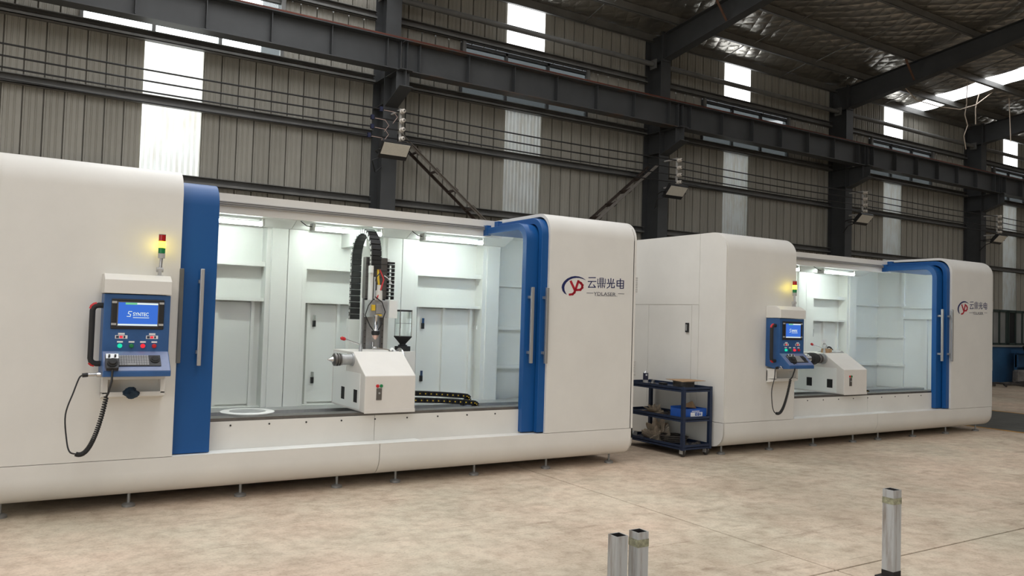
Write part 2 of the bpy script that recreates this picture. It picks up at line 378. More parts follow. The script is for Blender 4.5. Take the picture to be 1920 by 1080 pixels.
# ---- roof
KS = .115
def rz(y): return 8.0+KS*(YW-y) if y > -10 else 8.0+KS*(YW+10)-KS*(-10-y)
ceil = sroot('ceiling', (0, 0, 8), 'sloping roof lined with crinkled silver foil insulation')
CX = [-13.75, -7.35, -.95, 5.43, 11.81, 18.23, 24.75, 31.2, 37.6, 44]
PY = [6.5, 5.53, 4.2, 2.77, 1.35, -.05, -1.5, -4.5, -10, -19, -28]
STRIP = {0: (-11.2, -10.2), 1: (-4.9, -3.0), 2: (1.0, 2.9), 3: (8.6, 9.5), 5: (21.4, 22.3), 7: (34.2, 35.1)}  # strips over the left bays are out of view, some widened for extra light
def foil(x0, x1, y0, y1, fine):
    nx, ny = (34, 9) if fine else (4, 2); vs = []; fs = []
    for j in range(ny+1):
        for i in range(nx+1):
            u, v = i/nx, j/ny; y = y0+(y1-y0)*v
            sag = -.05*math.sin(math.pi*v)+(random.uniform(-.012, .012) if 0 < i < nx and 0 < j < ny and fine else 0)
            vs.append((x0+(x1-x0)*u, y, rz(y)+sag))
    fs = [(j*(nx+1)+i, j*(nx+1)+i+1, (j+1)*(nx+1)+i+1, (j+1)*(nx+1)+i) for j in range(ny) for i in range(nx)]
    MB().add(vs, fs).build('foil_sheet', FOIL, ceil, smooth=True)
for i in range(len(CX)-1):
    for j in range(len(PY)-1):
        fine = 2 <= i <= 7 and j <= 5
        if i in STRIP:
            foil(CX[i], STRIP[i][0], PY[j], PY[j+1], fine); foil(STRIP[i][1], CX[i+1], PY[j], PY[j+1], fine)
            if j == 0 and i == 3: foil(STRIP[i][0], STRIP[i][1], PY[0], PY[1], fine)
        else: foil(CX[i], CX[i+1], PY[j], PY[j+1], fine)
r = window_root((3.4, 0, 8), 'pair of unseen roof panels added above the near machine as extra light')  # unseen glowing panels, added to brighten the far machine's left side
for a, b in ((3.1, 4.15), (4.2, 5.25)):
    MB().add([(a, 6.2, rz(6.2)-.09), (b, 6.2, rz(6.2)-.09), (b, -2.5, rz(-2.5)-.09), (a, -2.5, rz(-2.5)-.09)], [(0, 1, 2, 3)]).build('translucent_sheet', SKYROOF, r)
r = window_root((12, -2, 8), 'unseen roof panels added on the near slope as extra light')  # unseen glowing panels, added to lift the light in the right bays
for a, b in ((13.0, 13.8), (26.2, 27.0)):
    MB().add([(a, -2, rz(-2)-.09), (b, -2, rz(-2)-.09), (b, -9.8, rz(-9.8)-.09), (a, -9.8, rz(-9.8)-.09)], [(0, 1, 2, 3)]).build('translucent_sheet', SKYROOF, r)
for i, (a, b) in STRIP.items():
    r = window_root((a, 0, 8), 'translucent daylight strip running up the roof slope')
    ya = 6.35 if i != 3 else PY[1]
    for y0, y1 in ((ya, -10), (-10, -28)):
        MB().add([(a, y0, rz(y0)-.02), (b, y0, rz(y0)-.02), (b, y1, rz(y1)-.02), (a, y1, rz(y1)-.02)], [(0, 1, 2, 3)]).build('translucent_sheet', SKYROOF, r)

# ---- steel frame
CN = ['first', 'second', 'third', 'fourth']
CLAB = ['dark grey steel column rising behind the near white machine', 'dark steel column between the two white machines', 'dark steel column rising behind the far machine', 'dark steel column at far right behind the far machine']
cols = [5.43, 11.81, 18.23, 24.75]
def column(x, label):
    t = thing('steel_column', label, 'column', (x, 6.22, 0), 'crane hall columns')
    MB().box(x-.14, x+.14, 5.96, 5.975, 0, 7.9).build('front_flange', STEEL, t)
    MB().box(x-.14, x+.14, 6.465, 6.48, 0, 7.9).build('rear_flange', STEEL, t)
    MB().box(x-.006, x+.006, 5.975, 6.465, 0, 7.9).build('web', STEEL, t)
    for z in (5.26, 5.72, 7.28): MB().box(x-.135, x+.135, 5.976, 6.464, z-.007, z+.007).build('stiffener', STEEL, t)
    br = MB().add([(x+d, y, z) for d in (-.006, .006) for y, z in ((5.96, 5.72), (5.36, 5.72), (5.36, 5.44), (5.96, 5.22))],
                  [(0, 1, 2, 3), (7, 6, 5, 4), (0, 4, 5, 1), (1, 5, 6, 2), (2, 6, 7, 3), (3, 7, 4, 0)]).build('bracket', STEEL, t)
    MB().hexa([(x-.12, 5.96, 5.205), (x+.12, 5.96, 5.205), (x+.12, 5.34, 5.43), (x-.12, 5.34, 5.43), (x-.12, 5.96, 5.22), (x+.12, 5.96, 5.22), (x+.12, 5.34, 5.445), (x-.12, 5.34, 5.445)]).build('bracket_flange', STEEL, br)
    MB().box(x-.12, x+.12, 5.34, 5.96, 5.713, 5.727).build('bracket_flange', STEEL, br)
    MB().box(x-.12, x+.12, 5.49, 5.502, 5.40, 5.715).build('bracket_stiffener', STEEL, br)
    return t
for x, lb in zip(cols, CLAB): column(x, lb)
# rafters with flying braces
RL = ['tapered steel roof rafter above the near machine', 'tapered steel roof rafter meeting the column between the machines', 'long steel roof rafter crossing the upper right with rusty stay', 'far steel roof rafter at the right edge']
for x, lb in zip(cols, RL):
    t = thing('roof_rafter', lb, 'rafter', (x, 6.0, 7.3), 'roof rafters')
    ya, yb = 5.958, -10
    def zt(y): return rz(y)-.215
    def zb(y): return 7.30+.155*(6.0-y) if y > -2 else 7.30+.155*8+.115*(-2-y)
    ysg = [5.958, 2, -2, -10]
    w = MB(); tf = MB(); bf = MB()
    for y0, y1 in zip(ysg[:-1], ysg[1:]):
        w.hexa([(x-.005, y0, zb(y0)), (x+.005, y0, zb(y0)), (x+.005, y1, zb(y1)), (x-.005, y1, zb(y1)), (x-.005, y0, zt(y0)), (x+.005, y0, zt(y0)), (x+.005, y1, zt(y1)), (x-.005, y1, zt(y1))])
        bf.hexa([(x-.11, y0, zb(y0)-.012), (x+.11, y0, zb(y0)-.012), (x+.11, y1, zb(y1)-.012), (x-.11, y1, zb(y1)-.012), (x-.11, y0, zb(y0)), (x+.11, y0, zb(y0)), (x+.11, y1, zb(y1)), (x-.11, y1, zb(y1))])
        tf.hexa([(x-.11, y0, zt(y0)), (x+.11, y0, zt(y0)), (x+.11, y1, zt(y1)), (x-.11, y1, zt(y1)), (x-.11, y0, zt(y0)+.012), (x+.11, y0, zt(y0)+.012), (x+.11, y1, zt(y1)+.012), (x-.11, y1, zt(y1)+.012)])
    w.build('web', STEEL, t); tf.build('top_flange', STEEL, t); bf.build('bottom_flange', STEEL, t)
    MB().box(x-.12, x+.12, 5.934, 5.957, 7.26, 7.9).build('end_plate', STEEL, t)
    for yy in (4.2, 1.35):
        MB().bar((x-.42, yy, rz(yy)-.16), (x-.03, yy, zb(yy)+.04), .05, .012).build('fly_brace', RUST, t)
        MB().bar((x+.42, yy, rz(yy)-.16), (x+.03, yy, zb(yy)+.04), .05, .012).build('fly_brace', STEEL, t)
# purlins
PLAB = ['eave purlin running along the top of the back wall', 'first roof purlin out from the back wall', 'second roof purlin out from the back wall', 'third roof purlin out from the back wall', 'fourth roof purlin out from the wall, at top right', 'fifth roof purlin out from the wall, overhead']
for y, lb in zip(PY[:6], PLAB):
    z = rz(y)-.2; yy = y-.1 if y > 6 else y
    tag(MB().box(-12, 40, yy-.004, yy+.004, z, z+.19).box(-12, 40, yy-.07, yy, z, z+.008).box(-12, 40, yy, yy+.07, z+.18, z+.188).box(-12, 40, yy-.07, yy-.064, z, z+.025)
        .build('roof_purlin', GIRT, at=(14, yy, z)), lb, 'purlin', 'roof purlins')
# sag rods
BAYN = {1: 'bay left of the second column', 2: 'bay between second and third columns', 3: 'bay with the bright roof strip'}
ROWN = ['from eave to first purlin', 'from first to second purlin', 'from second to third purlin']
SAG = [(13.95, 0, 2), (13.95, 1, 2), (13.95, 2, 2), (16.1, 0, 2), (16.1, 1, 2), (16.1, 2, 2), (20.3, 0, 3), (20.3, 1, 3), (20.3, 2, 3), (9.9, 0, 1), (9.9, 1, 1)]
for x, k, bay in SAG:
    y0, y1 = PY[k], PY[k+1]; side = '' if bay != 2 else ('left ' if x < 15 else 'right ')
    tag(MB().tube([(x, y0-.12, rz(y0)-.14), (x-.1, y1+.02, rz(y1)-.14)], .012, 6).build('sag_rod', GIRT, at=(x, y0, rz(y0)-.14)), '%stie rod %s, %s' % (side, ROWN[k], BAYN[bay]), 'rod', 'roof tie rods')
# girts on the wall
for z, lb, dp in ((3.54, 'lower horizontal girt just above the machine roofs', .1), (4.72, 'middle horizontal girt below the conductor bars', .1), (5.70, 'horizontal girt just under the crane beam', .13), (6.86, 'upper horizontal girt above the crane rail', .1)):
    segs = [(-12, 5.28), (5.58, 11.66), (11.96, 18.08), (18.38, 24.6), (24.9, 40)]
    t = thing('wall_girt', lb, 'girt', (12, YW-.05, z), 'wall girts')
    for a, b in segs:
        MB().box(a, b, YW-.03-dp, YW-.03, z, z+.012).box(a, b, YW-.042, YW-.03, z, z+.14).box(a, b, YW-.03-dp, YW-.022-dp, z, z+.05).box(a, b, YW-.03-dp, YW-.03, z+.13, z+.14).build('girt_length', GIRT, t)
    if z > 6.5:
        for a, b in RW[1:6]:
            for x in (a+.02, b-.02): MB().box(x-.035, x+.035, YW-.10, YW-.045, 6.5, 6.87).build('hanger', GIRT, t)
# tube struts
for (a, b), lb in zip([(-.8, 5.27), (5.59, 11.66), (11.97, 18.08), (18.39, 24.6), (24.91, 31)], ['round steel strut tube leaving at the top left', 'round steel strut tube crossing the first bright window', 'round steel strut tube crossing the second bright window', 'round steel strut tube crossing the third bright window', 'round steel strut tube at the right edge']):
    t = thing('strut_tube', lb, 'tube', ((a+b)/2, 6.2, 7.24), 'strut tubes')
    MB().cyl((a+.02, 6.2, 7.24), (b-.02, 6.2, 7.24), .055, 16).build('pipe', GIRT, t, smooth=True)
    for x in (a, b): MB().box(x-.012, x+.012, 6.1, 6.3, 7.14, 7.34).build('end_plate', GIRT, t)
# crane runway beams, one per bay
BL = ['crane runway beam across the top left of the wall', 'rust-stained crane runway beam in the middle of the wall', 'dark crane runway beam with dark stiffeners right of centre', 'crane runway beam at upper right', 'far crane runway beam at the right edge']
Yb = 5.58; ZT, ZB = 6.25, 5.73
for bi, ((a, b), lb) in enumerate(zip([(-.95, 5.43), (5.43, 11.81), (11.81, 18.23), (18.23, 24.75), (24.75, 31.2)], BL)):
    FL = STAINED if bi == 1 else STEEL
    t = thing('crane_beam', lb, 'crane beam', ((a+b)/2, Yb, ZB), 'crane runway beams')
    MB().box(a+.005, b-.005, Yb-.006, Yb+.006, ZB+.012, ZT-.014).build('web', STEEL, t)
    MB().box(a+.005, b-.005, Yb-.16, Yb+.16, ZT-.014, ZT).build('top_flange', FL, t)
    MB().box(a+.005, b-.005, Yb-.13, Yb+.13, ZB, ZB+.014).build('bottom_flange', FL, t)
    n = 7; st0 = None
    for i in range(n+2):
        x = a+.30+(b-a-.60)*(i-1)/(n-1) if 0 < i <= n else (a+.06 if i == 0 else b-.06)
        if st0 is None: st0 = MB().box(x-.005, x+.005, Yb-.115, Yb-.006, ZB+.03, ZT-.015).build('stiffener', STEEL, t); x00 = x
        else: inst(st0, t, (x-x00, 0, 0))
tag(MB().box(-4, 34, Yb-.03, Yb+.03, ZT, ZT+.012).box(-4, 34, Yb-.008, Yb+.008, ZT+.012, ZT+.055).box(-4, 34, Yb-.025, Yb+.025, ZT+.055, ZT+.08).build('crane_rail', RAILRUST, at=(15, Yb, ZT)), 'long rusty red crane rail on top of the runway beams', 'rail')
# conductor bars, insulator brackets, flood lights
ZC = [5.04, 4.88, 4.725, 4.57]
for z, lb in zip(ZC, ('topmost', 'second from the top', 'third from the top', 'lowest')):
    pts = []; cx = [-1.1]+[c+.02 for c in cols]+[30.9]
    for a, b in zip(cx[:-1], cx[1:]):
        pts += [(a+(b-a)*k/8, 5.55, z-.035*math.sin(math.pi*k/8)) for k in range(8)]
    tag(MB().tube(pts, .0125, 6).build('conductor_bar', BLACK, at=(12, 5.55, z)), 'thin black conductor bar along the wall, %s of four' % lb, 'conductor', 'conductor bars')
WN = ['near machine', 'gap between the machines', 'far machine', 'right end of the far machine']
for x, wn_ in zip(cols, WN):
    t = thing('insulator_bracket', 'steel bracket with four white insulators above the %s' % wn_, 'bracket', (x+.1, 5.55, 4.5), 'insulator brackets')
    MB().box(x+.0, x+.035, 5.56, 5.59, 4.47, 5.1).build('upright', GREY, t)
    MB().bar((x+.02, 5.6, 4.5), (x+.02, 5.957, 4.5), .04, .03).build('support_arm', GREY, t)
    MB().bar((x+.02, 5.6, 5.08), (x+.02, 5.957, 5.08), .04, .03).build('support_arm', GREY, t)
    for z in ZC:
        MB().lathe((x+.02, 5.565, z-.0), (x+.02, 5.43, z-.0), [(0, .02), (.1, .040), (.35, .043), (.42, .026), (.55, .026), (.62, .041), (.9, .036), (1, .016)], 12).build('insulator', CERAM, t, smooth=True)
        MB().cyl((x+.02, 5.43, z), (x+.02, 5.41, z), .014, 8).build('bolt', DARKMET, t)
    t = thing('flood_light', 'switched-off rectangular flood light on the column above the %s' % wn_, 'flood light', (x-.1, 5.5, 4.2), 'flood lights')
    c = Vector((x-.13, 5.42, 4.33)); n_ = Vector((0, -.72, -.69)); u_ = Vector((0, -.69, .72)); e = Vector((1, 0, 0))
    def quad(mb, hw, v0, v1, d0, d1):
        return mb.hexa([c+e*s*hw+u_*v+n_*d0 for s, v in ((-1, v0), (1, v0), (1, v1), (-1, v1))]+[c+e*s*hw+u_*v+n_*d1 for s, v in ((-1, v0), (1, v0), (1, v1), (-1, v1))])
    quad(MB(), .255, -.17, .16, -.06, 0).build('housing', BLACK, t, bevel=.006)
    quad(MB(), .235, -.085, .145, 0, .006).build('lens', FLOODGLASS, t)
    fins = MB()
    for k in range(9):
        sx = -.22+k*.05; fins.hexa([c+e*(sx+q)+u_*v+n_*dd for dd in (-.11, -.058) for q, v in ((0, -.12), (.015, -.12), (.015, .12), (0, .12))])
    fins.build('cooling_fins', BLACK, t)
    MB().tube([c+e*-.27, c+e*-.27+Vector((0, .18, 0)), c+e*-.05+Vector((0, .54, 0))], .013, 6).tube([c+e*.27, c+e*.27+Vector((0, .18, 0)), c+e*.1+Vector((0, .54, 0))], .013, 6).build('yoke', BLACK, t)
    MB().tube([c+Vector((-.1, .1, -.05)), c+Vector((-.3, .25, -.16)), c+Vector((-.14, .5, -.30)), c+Vector((-.02, .53, -.2))], .012, 6).build('power_cable', BLACK, t)
# blue feed clamps with pink jumper wires left of the first bracket
t = thing('feed_clamps', 'four blue cable clamps with pink jumper wires beside the first insulators', 'clamps', (4.95, 5.55, 4.6))
for k, (z, x) in enumerate(zip(ZC, (5.08, 4.93, 4.93, 4.88))):
    MB().box(x-.025, x+.025, 5.525, 5.575, z-.045, z+.03).build('clamp', mat('blue_clamp', (.004, .008, .04), .5) if k == 0 else bpy.data.materials['blue_clamp'], t)
    q = [(x+.03, 5.5, z-.03), (x+.2, 5.48, z-.04), (x+.27, 5.48, z-.12), (x+.2, 5.5, z-.23 if k < 3 else z-.06)]
    MB().tube(q, .0055, 6).build('jumper_wire', COPPER, t)
# wall braces
def ladder(name, label, p0, p1, gap):
    p0 = Vector(p0); p1 = Vector(p1); t = thing(name, label, 'brace', p1, 'wall braces')
    g = Vector((0, gap, 0))
    for off in (Vector((0, 0, 0)), g): MB().bar(p0+off, p1+off, .06, .008, (0, 1, 0)).bar(p0+off+Vector((0, -.03, 0)), p1+off+Vector((0, -.03, 0)), .008, .06, (0, 1, 0)).build('angle', BRACE if off.length else BRACEF, t)
    for k in range(1, 7):
        c = p0.lerp(p1, k/7); d = (p1-p0).normalized()
        MB().bar(c-d*.05, c+d*.05+g*0, .09, .006, (0, 1, 0)).bar(c+Vector((0, 0, 0)), c+g, .08, .008, d).build('batten', BRACE, t)
ladder('wall_brace', 'diagonal double-angle wall brace right of the first flood light', (5.60, 5.98, 4.80), (8.3, 5.98, 2.7), .3)
ladder('wall_brace', 'diagonal wall brace rising to the column between the machines', (11.65, 5.98, 4.98), (8.95, 5.98, 2.75), .3)
# loose cords below the roof strip at right
cords = [('pale cord hanging straight down in front of the far rafter', [(23.42, 4.6, 8.2), (23.46, 4.6, 7.78), (23.53, 4.6, 6.96)]),
         ('short pale rope end dangling under the roof strip', [(21.95, 4.6, 8.2), (21.80, 4.6, 7.88), (21.69, 4.6, 7.60), (21.70, 4.6, 7.16)]),
         ('slack pale rope looping below the roof strip', [(18.9, 5.2, 8.12), (19.3, 4.8, 7.45), (19.94, 4.6, 7.35), (20.94, 4.6, 7.44), (21.72, 4.6, 7.70), (22.58, 4.6, 8.2)]),
         ('thin crooked wire hanging beside the fourth column', [(21.28, 4.6, 8.2), (21.25, 4.6, 7.64), (21.17, 4.6, 7.34), (21.31, 4.6, 7.07), (21.13, 4.6, 6.76), (21.24, 4.6, 6.42)])]
for lb, pts in cords: tag(MB().tube(pts, .012, 6).build('hanging_cord', CORD, at=pts[0]), lb, 'cord', 'loose cords under the roof')

# ================================================================== MACHINE
XL, XA, XB, XC = -.15, 1.135, 4.773, 5.966; DEP = 2.12; TOP = 2.73; ZS = .397
def prof(off):   # housing outline (y,z), moved inward by off
    r = .22-off*.6
    return [(off, ZS+.004), (off, 2.51)]+arc(.22, 2.51, .22-off, .22-off, 180, 90, 10)[1:]+[(1.2, TOP-off), (DEP-off, TOP-off), (DEP-off, ZS+.004)]
def machine():
    t = thing('laser_machine', 'near white laser machine with one wide blue door panel beside its control console', 'machine', (0, 0, 0), 'laser cladding machines')
    lh = MB().shell(prof(0), prof(.035), 'x', XL+.03, XA).build('left_housing', WHITE, t, smooth=True)
    ep = [(0, ZS+.004)]+prof(0)[1:-1]+[(DEP, ZS+.004)]
    # left end: backing plate with separate skin panels and access door
    bk = MB().prism([(y+.006 if y < .1 else y, z) for y, z in ep], 'x', XL+.006, XL+.03).build('end_panel_left', WHITE, t)
    fp = [(0, ZS+.006)]+[p for p in prof(0)[1:-1] if p[0] <= .4]+[(.443, TOP), (.443, ZS+.006)]
    MB().prism(fp, 'x', XL, XL+.006).build('skin_panel', WHITE, lh)
    MB().box(XL, XL+.006, .449, DEP, 1.836, TOP).box(XL, XL+.006, .449, .565, ZS+.006, 1.83).box(XL, XL+.006, 1.383, DEP, ZS+.006, 1.83).box(XL, XL+.006, .565, 1.383, ZS+.006, .515).build('skin_panel', WHITE, lh)
    ad = MB().box(XL-.001, XL+.006, .571, 1.377, .522, 1.824).build('access_door', WHITE, t)
    MB().box(XL-.02, XL, .61, .66, 1.48, 1.60).build('door_lock', BLACK, ad)
    MB().box(XL-.03, XL-.02, .625, .645, 1.5, 1.58).build('lock_lever', SILVER, ad)
    # base skirt in two lengths
    bo = [(.17, ZS), (0, ZS), (0, .29)]+arc(.17, .29, .17, .19, 180, 270, 10)[1:]+[(.6, .10)]
    bi = [(.17, ZS-.02), (.02, ZS-.02), (.02, .29)]+arc(.17, .29, .15, .17, 180, 270, 10)[1:]+[(.6, .12)]
    for a, b in ((XL, 2.925), (2.931, XC)): MB().shell(bo, bi, 'x', a, b).build('base_skirt', WHITE, t, smooth=True)
    cap = [(0, ZS), (0, .29)]+arc(.17, .29, .17, .19, 180, 270, 10)[1:]+[(DEP, .10), (DEP, ZS)]
    MB().prism(cap, 'x', XL, XL+.02).build('base_end', WHITE, t); MB().prism(cap, 'x', XC-.02, XC).build('base_end', WHITE, t)
    MB().box(XL+.1, XC-.1, .3, DEP-.02, .12, .5).build('machine_bed_frame', HOLE, t)
    MB().box(XA, 3.36, .0, .168, ZS+.001, ZS+.006).build('sill_plate', INNER, t)
    # bed
    for a, b in ((XA-.05, 2.935), (2.939, XB+.9)): MB().box(a, b, .17, .185, ZS, .64).build('bed_cover', WHITE, t)
    MB().box(XA-.3, XC-.1, .175, .34, .60, .668).build('bed_way', DARKMET, t)
    MB().box(XA-.3, XC-.1, .34, 1.9, .50, .555).build('chip_tray', SILVER, t)
    MB().box(XA-.3, XC-.25, .98, 1.14, .555, .62).build('rear_way', ALU, t)
    sc = MB()
    for x in [1.62+.33*k for k in range(9)]: sc.cyl((x, .171, .605), (x, .165, .605), .008, 8)
    sc.build('cover_screws', BLACK, t)
    # back wall
    MB().box(XL+.05, XC-.04, 2.0, 2.03, .5, 2.66).build('back_wall', INNER, t)
    for x0, x1 in ((XL+.05, 1.40), (2.35, 2.527), (2.533, 2.70), (3.70, 3.887), (3.893, 4.06), (5.06, 5.245)):
        MB().box(x0, x1, 1.80, 2.0, .53, 2.52).build('back_pilaster', INNER, t, bevel=.004, seg=1)
    for x0 in (1.40, 2.75, 4.11):
        x1 = x0+.9
        f = MB().box(x0-.05, x0, 1.82, 2.0, .53, 2.52).box(x1, x1+.05, 1.82, 2.0, .53, 2.52).build('back_frame', INNER, t)
        MB().box(x0, x1, 1.86, 2.0, 2.075, 2.13).build('frame_rail', INNER, f); MB().box(x0, x1, 1.86, 2.0, 1.695, 1.73).build('frame_rail', INNER, f)
        MB().box(x0, x1, 1.86, 2.0, .53, .56).build('frame_rail', INNER, f)
        for xx in (x0+.06, x0+.41, x0+.79): MB().box(xx, xx+.035, 1.93, 2.0, .56, 1.695).build('frame_post', INNER, f)
        dl = MB().box(x0+.10, x0+.80, 1.972, 2.0, .58, 1.68).build('back_door', INNER, t)
        for z in (1.50, .86):
            MB().box(x0+.135, x0+.165, 1.94, 1.972, z-.07, z).build('latch', BLACK, dl); MB().box(x0+.13, x0+.16, 1.935, 1.945, z, z+.06).build('latch_plate', CHROME, dl)
    for z in (2.02, 1.46, .96):
        MB().box(5.0, XC-.04, 1.93, 2.0, z-.022, z+.022).build('wall_rib', INNER, t)
        MB().box(XC-.10, XC-.04, 1.45, 1.99, z-.022, z+.022).build('wall_rib', INNER, t)
    # fascia and ceiling inside
    MB().box(XL+.05, XC-.04, 1.04, 2.03, 2.62, 2.66).build('inner_ceiling', INNER, t)
    for a, b in ((.9, 1.165), (1.17, 2.527), (2.533, 3.887), (3.893, 5.245)):
        MB().add([(a+dx, y, z) for dx in (0, b-a) for y, z in ((1.48, 2.62), (1.50, 2.585), (1.70, 2.497), (1.82, 2.497), (1.82, 2.62))],
                 [(0, 1, 2, 3, 4), (9, 8, 7, 6, 5)]+[(i, (i+1) % 5, 5+(i+1) % 5, 5+i) for i in range(5)]).build('ceiling_fascia', INNER, t)
    # top beam with door track
    MB().box(XA-.02, XB+.02, 1.02, 1.10, 2.52, 2.712).build('top_beam', WHITE, t)
    tr = MB().box(XA-.02, XB+.02, .992, 1.02, 2.595, 2.635).build('door_track', GREY, t)
    for z in (2.606, 2.624): MB().box(XA-.02, XB+.02, .988, .992, z-.003, z+.003).build('track_groove', DARKMET, tr)
    MB().box(XA, XB, 1.1, DEP, 2.67, 2.705).build('roof_panel', WHITE, t)
    # right housing
    rh = MB().shell(prof(0), prof(.035), 'x', XB, XC-.03).build('right_housing', WHITE, t, smooth=True)
    en = MB().prism(ep, 'x', XC-.04, XC).build('end_panel_right', WHITE, t)
    for y in (1.47, 1.04): MB().box(XC-.085, XC-.04, y, y+.05, .56, 2.6 if y > 1.2 else 1.80).build('frame_post', INNER, en)
    for z in (1.99, 1.80): MB().box(XC-.085, XC-.04, .3, 1.5, z-.022, z+.022).build('frame_rail', INNER, en)
    MB().box(XC-.048, XC-.04, .04, DEP-.1, .56, 2.66).build('inner_lining', INNER, en)
    for z0 in (1.93, .98):
        for k in range(8): MB().box(XC, XC+.035, .01, .04, z0+k*.022, z0+k*.022+.012).build('hinge_knuckle', GREY, en)
    # levelling feet
    for x in (-.02, .85, 1.72, 2.58, 3.16, 4.02, 4.9, 5.76):
        for y in (.15, 1.95):
            f = MB().lathe((x, y, 0), (x, y, .03), [(0, .05), (.6, .05), (1, .03)], 14).build('levelling_foot', FOOT, t, smooth=True)
            MB().cyl((x, y, .03), (x, y, .13), .012, 8).build('threaded_rod', FOOT, f)
    # company lettering on the right housing
    def LG(cx, cy, d):
        px = 1020+cx/9.82; py = 490+cy/9.82
        return (4.94+(px-1054)*.00735, -.0002-d, 2.056-(py-518-(px-1054)*.066)*.00572)
    o_ = [(765, 352), (700, 305), (630, 278), (560, 270), (490, 283), (420, 318), (365, 372), (335, 430), (328, 480), (345, 545), (380, 590), (425, 615)]
    i_ = [(765, 352), (700, 325), (640, 308), (580, 305), (520, 315), (460, 342), (412, 388), (385, 435), (376, 480), (382, 530), (400, 575), (425, 615)]
    lg = MB(); n = len(o_)
    lg.add([LG(x, y, .001) for x, y in o_]+[LG(x, y, .001) for x, y in i_], [(i, i+1, n+i+1, n+i) for i in range(n-1)])
    lg.build('logo_crescent', NAVY, rh)
    yp = MB()
    strokes(yp, [[(490, 375), (555, 515)], [(620, 368), (575, 520), (555, 575), (525, 605), (478, 612)], [(622, 375), (665, 400), (695, 440), (692, 490), (660, 525), (590, 530)]], 40, lambda u, v, d: LG(u, v, d), .0008, .0016)
    yp.build('logo_letters', PRINTRED, rh)
    H = [
        (870, 395, 140, 190, [[(.08, 0), (.92, 0)], [(0, .38), (1, .38)], [(.45, .4), (.05, .95), (.95, .95)], [(.72, .72), (.95, .95)]]),
        (1045, 400, 145, 185, [[(.28, .02), (.72, .02), (.72, .5), (.28, .5), (.28, .02)], [(.28, .18), (.72, .18)], [(.28, .34), (.72, .34)], [(.02, .1), (.02, .6), (.4, .6), (.4, 1)], [(.98, .1), (.98, .6), (.6, .6), (.6, 1)], [(.05, .8), (.4, .8)], [(.6, .8), (.95, .8)], [(.12, .8), (.12, 1)], [(.88, .8), (.88, 1)]]),
        (1220, 408, 140, 180, [[(.5, 0), (.5, .5)], [(.15, .08), (.22, .38)], [(.85, .08), (.78, .38)], [(0, .5), (1, .5)], [(.38, .5), (.34, .8), (.02, 1)], [(.62, .5), (.62, .97), (.97, .97), (.97, .78)]]),
        (1400, 415, 125, 180, [[(0, .2), (1, .2), (1, .75), (0, .75), (0, .2)], [(0, .47), (1, .47)], [(.5, 0), (.5, 1), (1, 1), (1, .85)]])]
    for cx, cy, w, h, ls in H:
        g = MB(); strokes(g, [[(cx-w/2+a*w, cy-h/2+b*h) for a, b in l] for l in ls], 17 if cx != 1045 else 13, LG, .0004, .0012); g.build('chinese_character', NAVY, rh)
    yl = text_mesh('YDLASER', 92, lambda x, y, z: LG(905+x*1.10, 632+x*.055-y, .0008+z), 0.)
    yl.build('latin_lettering', INK, rh)
    strokes(MB(), [[(930, 642), (1350, 656)]], 3.5, LG, .0004, .0010).build('lettering_underline', INK, rh)
    strokes(MB(), [[(780, 587), (895, 592)], [(1370, 608), (1478, 613)]], 9, LG, .0004, .0012).build('lettering_dash', INK, rh)
    return t
def sliding_door(t, name, x0, x1, yf, ztop, th, handle_x, label=None, arm=True):
    r = .20
    o = [(yf, ZS+.012), (yf, ztop-r)]+arc(yf+r, ztop-r, r, r, 180, 90, 10)[1:]+[(1.0, ztop)]
    i = [(yf+th, ZS+.012), (yf+th, ztop-r)]+arc(yf+r, ztop-r, r-th, r-th, 180, 90, 10)[1:]+[(1.0, ztop-th)]
    d = MB().shell(o, i, 'x', x0, x1).build(name, BLUE, t, smooth=True, bevel=.004)
    if label: d['label'] = label
    if arm:
        MB().box(x0-.004, x0+.05, .94, 1.02, ztop-th-.01, ztop+.03).build('roller_bracket', BLUE, d)
    if handle_x is not None:
        hx = handle_x
        MB().box(hx-.016, hx+.016, yf-.075, yf-.045, 1.13, 1.925).build('handle', ALU, d, bevel=.004)
        for z in (1.24, 1.82): MB().box(hx-.02, hx+.012, yf-.045, yf, z-.014, z+.014).build('handle_bracket', ALU, d)
    return d
m1 = machine()
m2 = copy_tree(m1, (7.474, -.084, 0), 'far white laser machine standing behind the blue trolley')
OFF2 = Vector((7.474, -.084, 0))
for ch in m2.children:
    if ch.name.split('.')[0] in ('back_pilaster', 'back_frame', 'back_door', 'ceiling_fascia'): ch.location.x -= .23
for mroot, off in ((m1, Vector((0, 0, 0))), (m2, OFF2)):
    first = off.length == 0
    x_edge = 1.43 if first else 1.20
    D = lambda v: v+off.x
    save = ORG[mroot.name]; ORG[mroot.name] = Vector((0, 0, 0))
    sliding_door(mroot, 'sliding_door', .2, x_edge, .05, 2.655, .07, 1.305 if first else None, 'blue sliding door panel at the left of the opening', arm=False)
    sliding_door(mroot, 'sliding_door', 4.545, 5.75, .105, 2.615, .075, 4.60, 'inner blue sliding door with rounded top corner')
    sliding_door(mroot, 'sliding_door', 4.69, 5.86, .03, 2.675, .065, 4.735, 'outer blue sliding door with rounded top corner')
    # dark recessed edge strip beside the left door
    if first: MB().box(XA-.004, XA+.03, -.012, .05, 1.15, 1.92).build('door_edge_guard', GIRT, mroot, bevel=.006)
    ORG[mroot.name] = save

